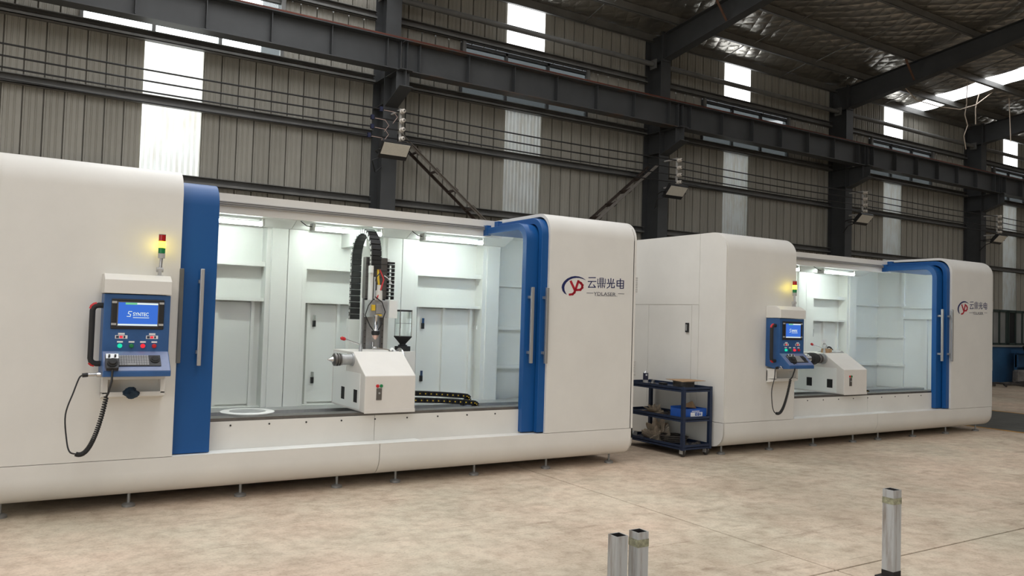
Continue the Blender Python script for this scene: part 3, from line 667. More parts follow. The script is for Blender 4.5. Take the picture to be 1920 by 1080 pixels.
# ---- LED tube lamps inside the machines
LN = ['leftmost', 'middle', 'rightmost']
def lamp(x0, x1, off, label):
    t = thing('tube_lamp', label, 'lamp', Vector((x0, 1.47, 2.50))+off, 'machine tube lamps')
    o = off
    MB().cyl((x0+o.x, 1.44+o.y, 2.487), (x1+o.x, 1.44+o.y, 2.487), .017, 12).build('glowing_tube', LEDM, t, smooth=True)
    MB().box(x0+o.x-.005, x1+o.x+.005, 1.435+o.y, 1.51+o.y, 2.510, 2.522).build('batten', ALU, t)
    for x in (x0-.025, x1): MB().box(x+o.x, x+o.x+.025, 1.42+o.y, 1.54+o.y, 2.468, 2.545).build('end_cap', GREY, t)
    MB().tube([(x0+o.x-.02, 1.47+o.y, 2.51), (x0+o.x-.08, 1.47+o.y, 2.515), (x0+o.x-.12, 1.5+o.y, 2.55), (x0+o.x-.13, 1.54+o.y, 2.575)], .005, 6).build('lead', BLACK, t)
for k, (a, b) in enumerate(((1.38, 2.14), (2.70, 3.46), (4.01, 4.77))):
    lamp(a, b, Vector((0, 0, 0)), '%s glowing tube lamp inside the near machine' % LN[k])
lamp(1.02, 1.78, OFF2, 'glowing tube lamp in the far machine hidden behind its console'); lamp(3.62, 4.40, OFF2, 'glowing tube lamp in view inside the far machine')
lamp(2.24, 3.0, OFF2, 'glowing tube lamp in the far machine left of the one in view')

def added_side_lamp(off, label):  # unseen lamp, added to brighten the inside of the right housing
    x0, x1, y, z = 4.98+off.x, 5.72+off.x, .27+off.y, 2.36
    t = thing('tube_lamp', label, 'lamp', (x0, y, z), 'machine tube lamps')
    MB().cyl((x0, y, z), (x1, y, z), .017, 12).build('glowing_tube', LEDM, t, smooth=True)
    MB().box(x0-.01, x1+.01, y-.055, y-.04, z-.03, z+.03).build('batten', ALU, t)
    for x in (x0-.025, x1): MB().box(x, x+.025, y-.055, y+.03, z-.03, z+.03).build('end_cap', GREY, t)
added_side_lamp(Vector((0, 0, 0)), 'unseen tube lamp added behind the right doors of the near machine'); added_side_lamp(OFF2, 'unseen tube lamp added behind the right doors of the far machine')

# ================================================================== CONTROL CONSOLE
def console():
    t = thing('control_console', 'blue control console with lit screen on the near machine', 'console', (.8, -.1, .88), 'control consoles')
    x0, x1 = .575, 1.04; yf = -.21
    MB().prism([(0, 1.695), (yf-.02, 1.695), (yf-.02, 1.80), (yf+.06, 1.845), (0, 1.845)], 'x', x0-.003, x1+.003).build('hood', WHITE, t, bevel=.004)
    body = MB().prism([(0, 1.09), (0, 1.69), (yf, 1.69), (yf, 1.255), (-.37, 1.115), (-.37, 1.075), (yf+.05, 1.06)], 'x', x0, x1).build('body', CONBLUE, t, bevel=.005)
    pk = MB().box(x0+.02, x1, -.13, 0, 1.035, 1.06).box(x0+.02, x0+.06, -.13, 0, .925, 1.036).box(x1-.035, x1, -.13, 0, .925, 1.036).box(x0+.02, x1, -.02, 0, .9, 1.036).prism([(0, .88), (-.13, .905), (-.13, .94), (-.11, .94), (0, .93)], 'x', x0+.02, x1).build('pocket', WHITE, t, bevel=.003)
    # screen
    bz = MB().box(.625, .995, yf-.012, yf, 1.425, 1.655).build('screen_bezel', BLACK, t, bevel=.006)
    MB().box(.665, .955, yf-.02, yf-.012, 1.445, 1.635).build('monitor_frame', DARKMET, bz)
    s = MB().box(.672, .948, yf-.022, yf-.02, 1.452, 1.628).build('screen', SCREENM, bz)
    MB().box(.672, .948, yf-.0235, yf-.022, 1.453, 1.465).box(.78, .948, yf-.0235, yf-.022, 1.614, 1.627).build('screen_bar', SCRWHITE, bz)
    MB().box(.72, .80, yf-.0237, yf-.022, 1.612, 1.627).build('screen_tab', SCRGREEN, bz)
    text_mesh('SYNTEC', .038, lambda x, y, z: (.773+x*.80, yf-.0235-z, 1.527+y), 0., .0005).build('screen_lettering', SCRWHITE, bz)
    strokes(MB(), [[(.765, 1.56), (.745, 1.56), (.74, 1.545), (.758, 1.537), (.755, 1.522), (.733, 1.522)], [(.777, 1.514), (.885, 1.514)]], .0045, lambda u, v, d: (u, yf-.0225-d, v), 0, .001).build('screen_logo', SCRWHITE, bz)
    for x in (.628, .958):
        for z in (1.462, 1.628): MB().box(x, x+.034, yf-.016, yf-.010, z-.008, z+.008).build('clip', GREY, bz)
    # label plates, digital counters, buttons
    for x, bx in ((.66, .69), (.875, .905)):
        MB().box(x, x+.085, yf-.004, yf, 1.352, 1.378).build('label_plate', WHITEP, t); MB().box(x+.02, x+.065, yf-.004, yf, 1.382, 1.396).build('label_plate', WHITEP, t)
        g = MB().box(x+.03, x+.052, yf-.0055, yf-.004, 1.356, 1.374).build('red_glow_mark', BTNR, t)  # small red mark made to glow with the lit button material
        MB().box(x+.006, x+.026, yf-.0055, yf-.004, 1.356, 1.374).box(x+.058, x+.07, yf-.0055, yf-.004, 1.356, 1.374).build('black_print', INK, t)
    for x, m_ in ((.695, BTNG), (.775, GREENP), (.855, BTNR), (.935, REDP)):
        b = MB().lathe((x, yf, 1.298), (x, yf-.022, 1.298), [(0, .017), (.3, .017), (.31, .014), (.9, .014), (1, .011)], 14).build('push_button', m_, t, smooth=True)
        MB().box(x-.02, x+.02, yf-.003, yf, 1.322, 1.334).build('label_plate', WHITEP, t)
    # keyboard on the sloping shelf
    sl = Vector((0, -.16, -.14)).normalized(); nn = Vector((0, -.14*-1, 0)); nv = Vector((0, -sl.z*-1, 0))
    nv = Vector((0, sl.z, -sl.y)).normalized(); nv = nv if nv.z > 0 else -nv
    p0 = Vector((0, yf, 1.255))
    def SH(u, v, d): return p0+Vector((u, 0, 0))+sl*v+nv*d
    def slab(mb, u0, u1, v0, v1, d0, d1): return mb.hexa([SH(u, v, d0) for u, v in ((u0, v0), (u1, v0), (u1, v1), (u0, v1))]+[SH(u, v, d1) for u, v in ((u0, v0), (u1, v0), (u1, v1), (u0, v1))])
    slab(MB(), x0+.006, x1-.006, .004, .208, .0, .003).build('shelf_plate', mat('blue_plate_with_glare', (.17, .22, .38), .28, var=.15, vscale=20), t)  # blue plate, with the glare on it mixed into a lighter colour
    kb = slab(MB(), .645, .975, .05, .165, .003, .010).build('keyboard', BLACK, t, bevel=.003)
    ks = MB()
    for r_ in range(5):
        for c_ in range(14):
            if r_ == 4 and 4 < c_ < 9: continue
            u = .652+c_*.0172; slab(ks, u, u+.0145, .056+r_*.021, .056+r_*.021+.017, .010, .014)
    slab(ks, .652+5*.0172, .652+9*.0172-.003, .140, .157, .010, .014)
    k_ = ks.build('keys', KEYM, kb); k_['kind'] = 'stuff'
    MB().lathe(SH(.935, .10, .010), SH(.935, .10, .026), [(0, .034), (.4, .034), (.5, .024), (.8, .022), (1, .012)], 18).build('trackball', RUBBER, kb, smooth=True)
    # side handle
    hp = [(x0, -.15, 1.60), (x0-.03, -.15, 1.60)]+[(x0-.03-.04*math.sin(R(a)), -.15, 1.56+.04*math.cos(R(a))) for a in (30, 60, 90)]+[(x0-.07, -.15, 1.20)]+[(x0-.03-.04*math.cos(R(a)), -.15, 1.20-.04*math.sin(R(a))) for a in (30, 60, 90)]+[(x0, -.15, 1.16)]
    h = MB().tube(hp, .021, 10).build('side_handle', RUBBER, t, smooth=True)
    MB().tube([(p[0]-.012, p[1]-.0, p[2]+.012) for p in hp[1:5]], .013, 8).tube([(p[0]-.012, p[1], p[2]-.012) for p in hp[6:9]], .013, 8).build('red_trim', REDP, h, smooth=True)
    # connector at lower left
    MB().cyl((x0, -.26, 1.085), (x0-.03, -.26, 1.085), .02, 12).cyl((x0-.03, -.26, 1.085), (x0-.09, -.27, 1.085), .013, 12).build('plug', CHROME, t, smooth=True)
    MB().cyl((x0-.09, -.27, 1.085), (x0-.125, -.275, 1.082), .016, 12).build('plug_boot', BLACK, t, smooth=True)
    return t
c1 = console(); c2 = copy_tree(c1, OFF2, 'blue control console with lit screen on the far machine')
# rag stuffed in the pocket
rag = MB(); random.seed(3); vs = []; n = 14
for j in range(8):
    for i in range(n):
        a = 2*math.pi*i/n; rr = (.045*math.sin(math.pi*(j+.5)/8)+.006)*(1+.4*math.sin(a*3+j)+random.uniform(-.15, .15)); vs.append((.80+rr*math.cos(a), -.125+rr*math.sin(a)*.7, .885+j*.013))
rag.add(vs, [(j*n+i, j*n+(i+1) % n, (j+1)*n+(i+1) % n, (j+1)*n+i) for j in range(7) for i in range(n)]+[tuple(range(n))[::-1], tuple(range(7*n, 8*n))])
tag(rag.build('blue_rag', mat('dark_blue_rag', (.03, .06, .10), .9, var=.6, vscale=25), smooth=True, at=(.8, -.125, .885)), 'crumpled dark blue rag in the pocket below the near console', 'rag')

def pendant(loc, rot, label, off, end):
    t = thing('hand_wheel_pendant', label, 'pendant', loc, 'hand wheel pendants')
    L0 = Vector(loc); Rm = Matrix.Rotation(rot[2], 3, 'Z') @ Matrix.Rotation(rot[0], 3, 'X')
    def T(p): return L0+Rm @ Vector(p)
    b = MB(); b.v = []; MB.prism(b, [(-.04, -.06), (.04, -.06), (.045, -.03), (.045, .075), (-.045, .075), (-.045, -.03)], 'z', 0, .035); b.v = [tuple(T(v)) for v in b.v]
    bo = b.build('body', BLACK, t, bevel=.004)
    q = MB().box(-.042, .042, .028, .073, .035, .038); q.v = [tuple(T(v)) for v in q.v]; q.build('face_plate', SILVER, t)
    q = MB().lathe((0, -.012, .035), (0, -.012, .06), [(0, .036), (.3, .036), (.35, .028), (1, .026)], 18); q.v = [tuple(T(v)) for v in q.v]; q.build('dial', RUBBER, t, smooth=True)
    for x in (-.02, .02):
        q = MB().box(x-.006, x+.006, .04, .056, .038, .052); q.v = [tuple(T(v)) for v in q.v]; q.build('selector_knob', BLACK, t)
    a = T((0, -.06, .015))
    pts = [a, a+Vector((-.003, -.02, -.08)), a+Vector((-.02, .0, -.17)), a+Vector((-.03, .02, -.20))]
    MB().tube(pts, .008, 8).build('lead', BLACK, t, smooth=True)
    # coiled part: helix along a curve
    s = pts[-1]; cv = []
    for k in range(41):
        u = k/40; cv.append(s+Vector((-.04*u-.02*math.sin(math.pi*u*.9)-.13*u*u, .06*u, -.42*math.sin(u*math.pi*.55)+.0)))
    dense = []
    for k in range(40*14):
        f = k/14; i = int(f); p = cv[i].lerp(cv[min(i+1, 40)], f-i); d = (cv[min(i+1, 40)]-cv[i]).normalized(); n1 = d.orthogonal().normalized(); n2 = d.cross(n1); an = f*2*math.pi
        dense.append(p+(n1*math.cos(an)+n2*math.sin(an))*.013)
    MB().tube(dense[::2], .006, 5).build('coiled_cord', RUBBER, t, smooth=True)
    e = cv[-1]; E = Vector(end)
    ret = [e, e+Vector((-.04, 0, .02)), Vector((min(e.x, E.x)-.06, E.y, e.z+.10)), Vector((min(e.x, E.x)-.075, E.y, (e.z+E.z)/2)), Vector((min(e.x, E.x)-.03, E.y, E.z-.12)), Vector((E.x-.02, E.y, E.z-.02)), E]
    sm = []
    for i in range(len(ret)-1):
        p = [ret[max(i-1, 0)], ret[i], ret[i+1], ret[min(i+2, len(ret)-1)]]
        for k in range(6):
            u = k/6; sm.append(.5*((2*p[1])+(-p[0]+p[2])*u+(2*p[0]-5*p[1]+4*p[2]-p[3])*u*u+(-p[0]+3*p[1]-3*p[2]+p[3])*u**3))
    MB().tube(sm+[E], .006, 6).build('return_lead', BLACK, t, smooth=True)
pendant((.635, -.345, 1.165), (R(48), 0, 0), 'black hand wheel pendant with curly cord on the near console', None, (.45, -.275, 1.082))
pendant((.70+7.474, -.384, 1.175), (R(42), 0, R(-25)), 'black hand wheel pendant with curly cord on the far console', None, (.45+7.474, -.359, 1.082))

def tower(off, label):
    t = thing('signal_tower', label, 'signal light', Vector((.965, -.11, 1.84))+off, 'signal towers')
    x, y = .965+off.x, -.11+off.y
    MB().lathe((x, y, 1.836), (x, y, 1.85), [(0, .032), (1, .028)], 14).build('base_plate', GREY, t, smooth=True)
    MB().box(x-.012, x+.012, y-.02, y+.02, 1.85, 1.90).cyl((x-.025, y, 1.895), (x+.025, y, 1.895), .02, 12).build('hinge', GREY, t)
    MB().cyl((x+.004, y, 1.90), (x+.008, y, 1.99), .012, 12).build('pole', ALU, t, smooth=True)
    z = 1.985; x += .008
    for nm, h, m_, rr in (('socket', .04, GREY, .0265), ('green_segment', .045, GREENP, .026), ('amber_segment', .05, AMBER, .027), ('red_segment', .052, mat('red_lens', (.4, .01, .01), .25) if 'red_lens' not in bpy.data.materials else bpy.data.materials['red_lens'], .026), ('cap', .006, GREY, .027)):
        MB().cyl((x, y, z), (x, y, z+h-.002), rr, 18).build(nm, m_, t, smooth=True); z += h
tower(Vector((0, 0, 0)), 'signal tower with lit amber segment on the near console'); tower(OFF2, 'signal tower with lit amber segment on the far console')

# ================================================================== TAILSTOCK
def tailstock(off, label, far):
    o = off; t = thing('tailstock', label, 'tailstock', Vector((3.05, .5, .668))+o, 'tailstocks')
    X0, X1 = 2.80, 3.315
    def B(mb): mb.v = [tuple(Vector(v)+o) for v in mb.v]; return mb
    pr = [(.10, .672), (.10, 1.015), (.43, 1.225), (1.0, 1.225), (1.0, .672)]
    body = B(MB().prism(pr, 'x', X0, X1)).build('housing', BEIGE, t, bevel=.006)
    B(MB().box(X0-.004, X0, .22, .60, .69, 1.03).prism([(.6, .69), (.6, 1.2), (.96, 1.2), (.96, .69)], 'x', X0-.004, X0)).build('side_cover', INNER, body)
    for y in (.28, .62): B(MB().box(X0-.006, X0-.003, y, y+.09, .75, .87)).build('side_slot', HOLE, body)
    B(MB().box(X0-.0, X1, .095, .10, .668, .70)).build('front_lip', BEIGE, body)
    B(MB().box(2.915, 2.968, .094, .10, .79, .90)).build('switch_plate', DARKMET, body)
    B(MB().cyl((2.942, .094, .855), (2.942, .085, .855), .009, 10)).build('switch_knob', SILVER, body)
    for x, m_ in ((2.925, REDP), (2.962, GREENP)): B(MB().lathe((x, .1, .922), (x, .088, .922), [(0, .016), (.6, .016), (1, .012)], 14)).build('push_button', m_, body, smooth=True)
    sy, sz = .44, 1.15
    if not far:
        B(MB().lathe((X0, sy, sz), (2.56, sy, sz), [(0, .062), (.06, .062), (.07, .052), (.42, .052), (.44, .056), (.5, .056)], 24)).build('quill', SILVER, t, smooth=True)
        sp = B(MB().lathe((2.68, sy, sz), (2.605, sy, sz), [(0, .056), (.1, .06), (.2, .06), (.22, .05), (.34, .05), (.36, .062), (.52, .062), (.54, .05), (.66, .05), (.68, .062), (.9, .06), (1, .045)], 24)).build('live_centre', DARKMET, t, smooth=True)
        B(MB().lathe((2.605, sy, sz), (2.545, sy, sz), [(0, .026), (.2, .026), (1, .002)], 18)).build('centre_point', CHROME, t, smooth=True)
    else:
        B(MB().lathe((X0, sy, sz), (2.66, sy, sz), [(0, .075), (.15, .075), (.2, .05), (1, .05)], 24)).build('quill', SILVER, t, smooth=True)
        B(MB().lathe((2.745, sy, sz), (2.655, sy, sz), [(0, .06), (.2, .066), (.35, .066), (.37, .052), (.6, .052), (.62, .066), (1, .064)], 24)).build('live_centre', DARKMET, t, smooth=True)
        B(MB().lathe((2.655, sy, sz), (2.48, sy, sz), [(0, .055), (.35, .085), (.8, .085), (1, .06)], 24)).build('black_cover', RUBBER, t, smooth=True)
        B(MB().lathe((2.48, sy, sz), (2.36, sy, sz), [(0, .058), (1, .058)], 24)).build('workpiece_bar', CHROME, t, smooth=True)
    # clamp lever
    lv = -.13 if far else 0.
    B(MB().lathe((2.90, .50, 1.222), (2.90, .50, 1.30), [(0, .018), (.5, .018), (.6, .014), (1, .014)], 14)).build('lever_hub', SILVER, t, smooth=True)
    B(MB().tube([(2.90, .50, 1.29), (2.72+lv, .46, 1.345)], .007, 8)).build('lever', CHROME, t, smooth=True)
    B(MB().lathe((2.725+lv, .461, 1.343), (2.675+lv, .45, 1.358), [(0, .012), (.3, .018), (.8, .017), (1, .008)], 12)).build('lever_knob', REDP, t, smooth=True)
    if not far:
        ring = [(3.37, .62+.115*math.cos(2*math.pi*k/28), 1.13+.115*math.sin(2*math.pi*k/28)) for k in range(28)]
        B(MB().tube(ring, .012, 8, True)).build('hand_wheel_rim', CHROME, t, smooth=True)
        sp = MB().cyl((X1, .62, 1.13), (3.39, .62, 1.13), .025, 14)
        for a in (90, 210, 330): sp.tube([(3.37, .62, 1.13), (3.37, .62+.11*math.cos(R(a)), 1.13+.11*math.sin(R(a)))], .008, 6)
        B(sp).build('hand_wheel_spokes', CHROME, t, smooth=True)
tailstock(Vector((0, 0, 0)), 'white tailstock with steel live centre in the near machine', False)
tailstock(OFF2+Vector((-.50, 0, 0)), 'white tailstock holding a black-covered bar in the far machine', True)
# spanner resting on the near tailstock
t = thing('spanner', 'chrome double-ended spanner lying on the near tailstock', 'spanner', (3.13, .5, 1.226))
MB().bar((3.06, .52, 1.262), (3.20, .49, 1.24), .018, .008).build('shank', CHROME, t)
for p in ((3.05, .52, 1.265), (3.215, .485, 1.238)):
    MB().lathe((p[0], p[1], p[2]-.012), (p[0], p[1], p[2]+.006), [(0, .02), (.4, .027), (1, .024)], 14).build('jaw', CHROME, t, smooth=True)
tag(MB().lathe((3.26, .56, 1.226), (3.26, .56, 1.26), [(0, .04), (.3, .034), (.7, .02), (1, .008)], 10).build('crumpled_tissue', INNER, at=(3.26, .56, 1.226)), 'small crumpled white tissue beside the spanner on the near tailstock', 'tissue')
# things on the far tailstock
o2 = OFF2+Vector((-.50, 0, 0))
t = thing('spray_bottle', 'clear trigger spray bottle standing on the far tailstock', 'spray bottle', o2+Vector((3.20, .72, 1.226)))
bx, by = o2.x+3.20, o2.y+.72
MB().lathe((bx, by, 1.227), (bx, by, 1.36), [(0, .038), (.75, .038), (.92, .02), (1, .014)], 16).build('bottle', CLEAR, t, smooth=True)
MB().box(bx-.055, bx+.03, by-.012, by+.012, 1.385, 1.412).cyl((bx, by, 1.36), (bx, by, 1.39), .016, 10).build('spray_head', WHITEP, t)
MB().bar((bx-.03, by, 1.385), (bx-.045, by, 1.345), .012, .008).build('trigger', WHITEP, t)
tag(MB().lathe((o2.x+3.06, o2.y+.58, 1.226), (o2.x+3.06, o2.y+.58, 1.285), [(0, .075), (1, .075)], 20).build('tape_roll', CARD, smooth=True, at=(o2.x+3.06, o2.y+.58, 1.226)), 'beige roll standing on the far tailstock', 'roll')
tag(MB().prism([(.0, 1.228), (.10, 1.25), (.2, 1.24), (.28, 1.262), (.34, 1.228)], 'y', o2.y+.5, o2.y+.72).build('plastic_sheet', CLEAR, at=(o2.x+3.05, o2.y+.5, 1.228)), 'crumpled clear plastic sheet on the far tailstock', 'sheet')
for o in [o for o in bpy.data.objects if o.name.startswith('plastic_sheet')]: o.location.x = o2.x+3.02; o.location.z = 1.228
for me in [bpy.data.meshes['plastic_sheet']]:
    for v in me.vertices: v.co.x += o2.x+3.05
pts = [(o2.x+3.2+.03*k*1.0, o2.y+.72, 1.235+.07*math.sin(math.pi*k/7)) for k in range(8)]
tag(MB().tube(pts, .012, 8).build('black_hose', RUBBER, smooth=True, at=pts[0]), 'short black hose arching over the far tailstock', 'hose')

# ---- cable chains on the beds
def drag_chain(label, off, xa, xb, zlow):
    o = off; t = thing('cable_chain', label, 'cable chain', Vector(((xa+xb)/2, .75, zlow))+o, 'bed cable chains')
    path = []
    for k in range(15): u = k/14; path.append((xa+(xb-xa-.03)*u, zlow+.125-.02*u-.035*u*u))
    for k in range(1, 6): a = R(80-k*34); path.append((xb-.06+.075*math.cos(a), zlow+.035+.045*math.sin(a)))
    link0 = None
    for y0, dz, nm in ((.60, 0, 'front'), (.78, .055, 'rear')):
        for i in range(len(path)-1):
            (xa_, za), (xb_, zb_) = path[i], path[i+1]; p = Vector((xa_+o.x, y0+o.y+.04, za+dz)); q = Vector((xb_+o.x, y0+o.y+.04, zb_+dz))
            l = MB().bar(p, q+(q-p)*.12, .08, .05, (0, 0, 1) if i < 15 else (1, 0, 0.3)).build('chain_link', BLACK, t)
            c = (p+q)/2; MB().cyl((c.x, y0+o.y, c.z), (c.x, y0+o.y-.003, c.z), .007, 8).build('link_pin', YELP if nm == 'rear' or True else BLACK, l)
drag_chain('black drag chain with yellow pins on the near machine bed', Vector((0, 0, 0)), 3.33, 4.28, .60)
drag_chain('black drag chain with pale pins on the far machine bed', OFF2+Vector((-.50, 0, 0)), 3.33, 4.10, .57)
# round white plate lying on the near bed
t = thing('round_plate', 'round whitish metal plate lying at the left of the near bed', 'plate', (1.83, .50, .668))
MB().lathe((1.84, .50, .669), (1.84, .50, .682), [(0, .232), (.8, .236), (1, .23)], 48).build('disc', INNER, t, smooth=True)
MB().lathe((1.84, .50, .682), (1.84, .50, .6835), [(0, .16), (1, .158)], 40).build('inner_ring', SILVER, t, smooth=True)

# ================================================================== LASER COLUMN
t = thing('laser_column', 'laser head column with tall black cable chain arch in the near machine', 'laser head', (3.24, 1.2, .62))
MB().box(3.125, 3.38, 1.10, 1.13, .62, 2.20).box(3.34, 3.45, 1.13, 1.55, .62, 2.20).build('column', INNER, t, bevel=.004)
cv = MB().box(3.128, 3.372, 1.02, 1.10, 1.76, 2.195).build('bellows_cover', DARKMET, t)
for k in range(6): MB().box(3.126, 3.374, 1.013, 1.02, 1.775+k*.07, 1.779+k*.07).build('cover_slat', STEEL, cv)
MB().box(3.128, 3.372, 1.08, 1.10, .95, 1.76).build('slide_plate', SILVER, t)
for x in (3.14, 3.335):
    rl = MB().box(x, x+.028, 1.045, 1.08, .95, 1.60).build('linear_rail', DARKMET, t)
    for k in range(9): MB().cyl((x+.014, 1.045, 1.0+k*.07), (x+.014, 1.042, 1.0+k*.07), .006, 8).build('rail_bolt', BLACK, rl)
MB().cyl((3.25, 1.05, .95), (3.25, 1.05, 1.30), .012, 12).build('ball_screw', CHROME, t, smooth=True)
MB().box(3.20, 3.31, 1.50, 2.0, 2.35, 2.52).build('rear_fairing', INNER, t)
# chain arch in the y-z plane
CXa, CXb = 3.145, 3.255; yb_, yf_ = 1.50, .93; rr = (yb_-yf_)/2; zc = 2.485-rr
path = [(yb_, 1.52+(zc-1.52)*k/10) for k in range(10)]+[((yb_+yf_)/2+rr*math.cos(R(a)), zc+rr*math.sin(R(a))) for a in range(0, 181, 12)]+[(yf_, zc-(zc-2.07)*k/3) for k in range(1, 4)]
for i in range(len(path)-1):
    (y0, z0), (y1, z1) = path[i], path[i+1]; d = Vector((0, y1-y0, z1-z0)); l_ = d.length; d.normalize(); nrm = Vector((0, -d.z, d.y))
    p = Vector(((CXa+CXb)/2, y0, z0)); q = p+d*(l_*.96)
    lk = MB().bar(p, q, CXb-CXa, .055, nrm).build('chain_link', BLACK, t, bevel=.004, seg=1)
    c = (p+q)/2; MB().box(CXa-.004, CXa, c.y-.018, c.y+.018, c.z-.018, c.z+.018).build('link_side', GREY, lk)
    MB().cyl((CXa-.006, c.y, c.z), (CXa-.003, c.y, c.z), .008, 8).build('link_pin', WHITEP, lk)
MB().box(3.13, 3.27, 1.46, 1.54, .95, 1.53).build('chain_support', INNER, t)
MB().box(3.14, 3.17, .90, .98, 2.02, 2.10).box(3.15, 3.185, .94, 1.0, 1.70, 2.08).build('chain_bracket', INNER, t, bevel=.006)
# head
hd = MB().box(3.14, 3.345, .90, 1.06, 1.56, 1.74).build('head_carriage', SILVER, t, bevel=.006)
MB().box(3.13, 3.36, 1.02, 1.045, 1.74, 1.76).build('carriage_top', BLACK, hd)
MB().box(3.20, 3.27, .87, .93, 1.60, 1.70).build('optics_block', ALU, hd, bevel=.004)
MB().box(3.155, 3.19, .87, .92, 1.63, 1.69).build('sensor', YELP, hd)
MB().box(3.205, 3.265, .866, .87, 1.575, 1.592).build('warning_label', YELP, hd)
MB().lathe((3.235, .90, 1.90), (3.235, .90, 1.74), [(0, .022), (.35, .022), (.37, .036), (1, .04)], 14).build('collimator', BEIGE, t, smooth=True)
nz = MB().lathe((3.205, .88, 1.585), (3.205, .88, 1.42), [(0, .034), (.1, .026), (.9, .026), (1, .036)], 16).build('nozzle_tube', CHROME, t, smooth=True)
MB().lathe((3.205, .88, 1.42), (3.205, .88, 1.375), [(0, .042), (.6, .044), (1, .036)], 16).build('nozzle_ring', BLACK, nz, smooth=True)
MB().lathe((3.205, .88, 1.375), (3.205, .88, 1.33), [(0, .033), (.4, .031), (1, .008)], 16).build('nozzle_tip', mat('copper_tip', (.75, .5, .42), .3, .8), nz, smooth=True)
MB().box(3.365, 3.46, .92, .935, 1.555, 1.745).build('terminal_box', INNER, t, bevel=.003)
for pts, m_, rr_ in (([(3.23, .93, 2.06), (3.225, .91, 1.98), (3.235, .90, 1.88)], YELP, .012), ([(3.25, .93, 2.06), (3.285, .90, 1.96), (3.25, .88, 1.86), (3.20, .87, 1.75)], REDP, .008),
                    ([(3.17, .86, 1.76), (3.10, .84, 1.68), (3.07, .84, 1.58), (3.13, .85, 1.47), (3.19, .87, 1.41)], BLACK, .006), ([(3.17, .86, 1.78), (3.25, .84, 1.72), (3.29, .84, 1.62), (3.25, .85, 1.48), (3.22, .87, 1.41)], BLACK, .006),
                    ([(3.17, .86, 1.98), (3.17, .86, 1.75)], ALU, .010), ([(3.17, .86, 1.92), (3.18, .84, 1.98), (3.22, .86, 2.02)], BLACK, .005), ([(3.29, .9, 2.0), (3.34, .9, 1.97), (3.40, .95, 1.92)], WHITEP, .005)):
    MB().tube(pts, rr_, 8).build('hose', m_, t, smooth=True)
# second chain, ladder like, right of the cover
for k in range(9):
    z = 1.755+k*.042
    l = MB().box(3.375, 3.39, 1.0, 1.06, z, z+.036).box(3.435, 3.45, 1.0, 1.06, z, z+.036).box(3.39, 3.435, 1.0, 1.012, z+.026, z+.036).build('ladder_link', BLACK, t)
MB().box(3.375, 3.45, 1.0, 1.07, 2.133, 2.155).build('ladder_end', BLACK, t)
# powder hopper
t = thing('powder_hopper', 'clear powder hopper with black funnel behind the near tailstock', 'hopper', (3.58, 1.02, .62))
hx, hy = 3.58, 1.02
MB().lathe((hx, hy, 1.36), (hx, hy, 1.63), [(0, .088), (1, .088)], 24).build('glass_jar', GLASS, t, smooth=True)
MB().lathe((hx, hy, 1.63), (hx, hy, 1.648), [(0, .095), (1, .095)], 24).build('lid', BLACK, t, smooth=True)
MB().lathe((hx, hy, 1.50), (hx, hy, 1.506), [(0, .084), (1, .084)], 24).build('powder_level', SILVER, t, smooth=True)
MB().lathe((hx, hy, 1.365), (hx, hy, 1.27), [(0, .098), (.08, .098), (.85, .034), (1, .034)], 24).build('funnel', RUBBER, t, smooth=True)
MB().lathe((hx, hy, 1.27), (hx, hy, 1.205), [(0, .05), (.2, .05), (.22, .085), (1, .085)], 24).build('feeder_base', RUBBER, t, smooth=True)
MB().box(hx-.11, hx+.11, hy-.1, hy+.12, .62, 1.205).build('stand', INNER, t)
for k in range(4):
    a = R(45+90*k); MB().cyl((hx+.094*math.cos(a), hy+.094*math.sin(a), 1.36), (hx+.094*math.cos(a), hy+.094*math.sin(a), 1.64), .005, 6).build('tie_rod', CHROME, t)

# ================================================================== TROLLEY AND ITS LOAD
cx0, cx1, cy0, cy1 = 6.80, 7.275, .06, 1.16
t = thing('tool_trolley', 'navy blue three-shelf steel trolley between the two machines', 'trolley', (7.04, .6, 0))
for x in (cx0, cx1-.035):
    for y in (cy0, cy1-.035): MB().box(x-.003, x+.038, y-.003, y+.038, .08, .833).build('post', CARTBLUE, t)
for z in (.80, .445, .115):
    s = MB().box(cx0, cx1, cy0, cy1, z-.008, z).build('shelf', CARTBLUE, t)
    MB().box(cx0, cx1, cy0, cy0+.006, z-.03, z+.03).box(cx0, cx1, cy1-.006, cy1, z-.03, z+.03).box(cx0, cx0+.006, cy0, cy1, z-.03, z+.03).box(cx1-.006, cx1, cy0, cy1, z-.03, z+.03).build('shelf_rim', CARTBLUE, s)
for x in (cx0+.04, cx1-.05):
    for y in (cy0+.04, cy1-.05):
        w = MB().lathe((x-.014, y, .042), (x+.014, y, .042), [(0, .03), (.1, .04), (.9, .04), (1, .03)], 16).build('caster_wheel', CABLE, t, smooth=True)
        MB().box(x-.024, x-.018, y-.025, y+.03, .035, .10).box(x+.018, x+.024, y-.025, y+.03, .035, .10).box(x-.03, x+.03, y-.03, y+.04, .095, .112).build('caster_fork', SILVER, w)
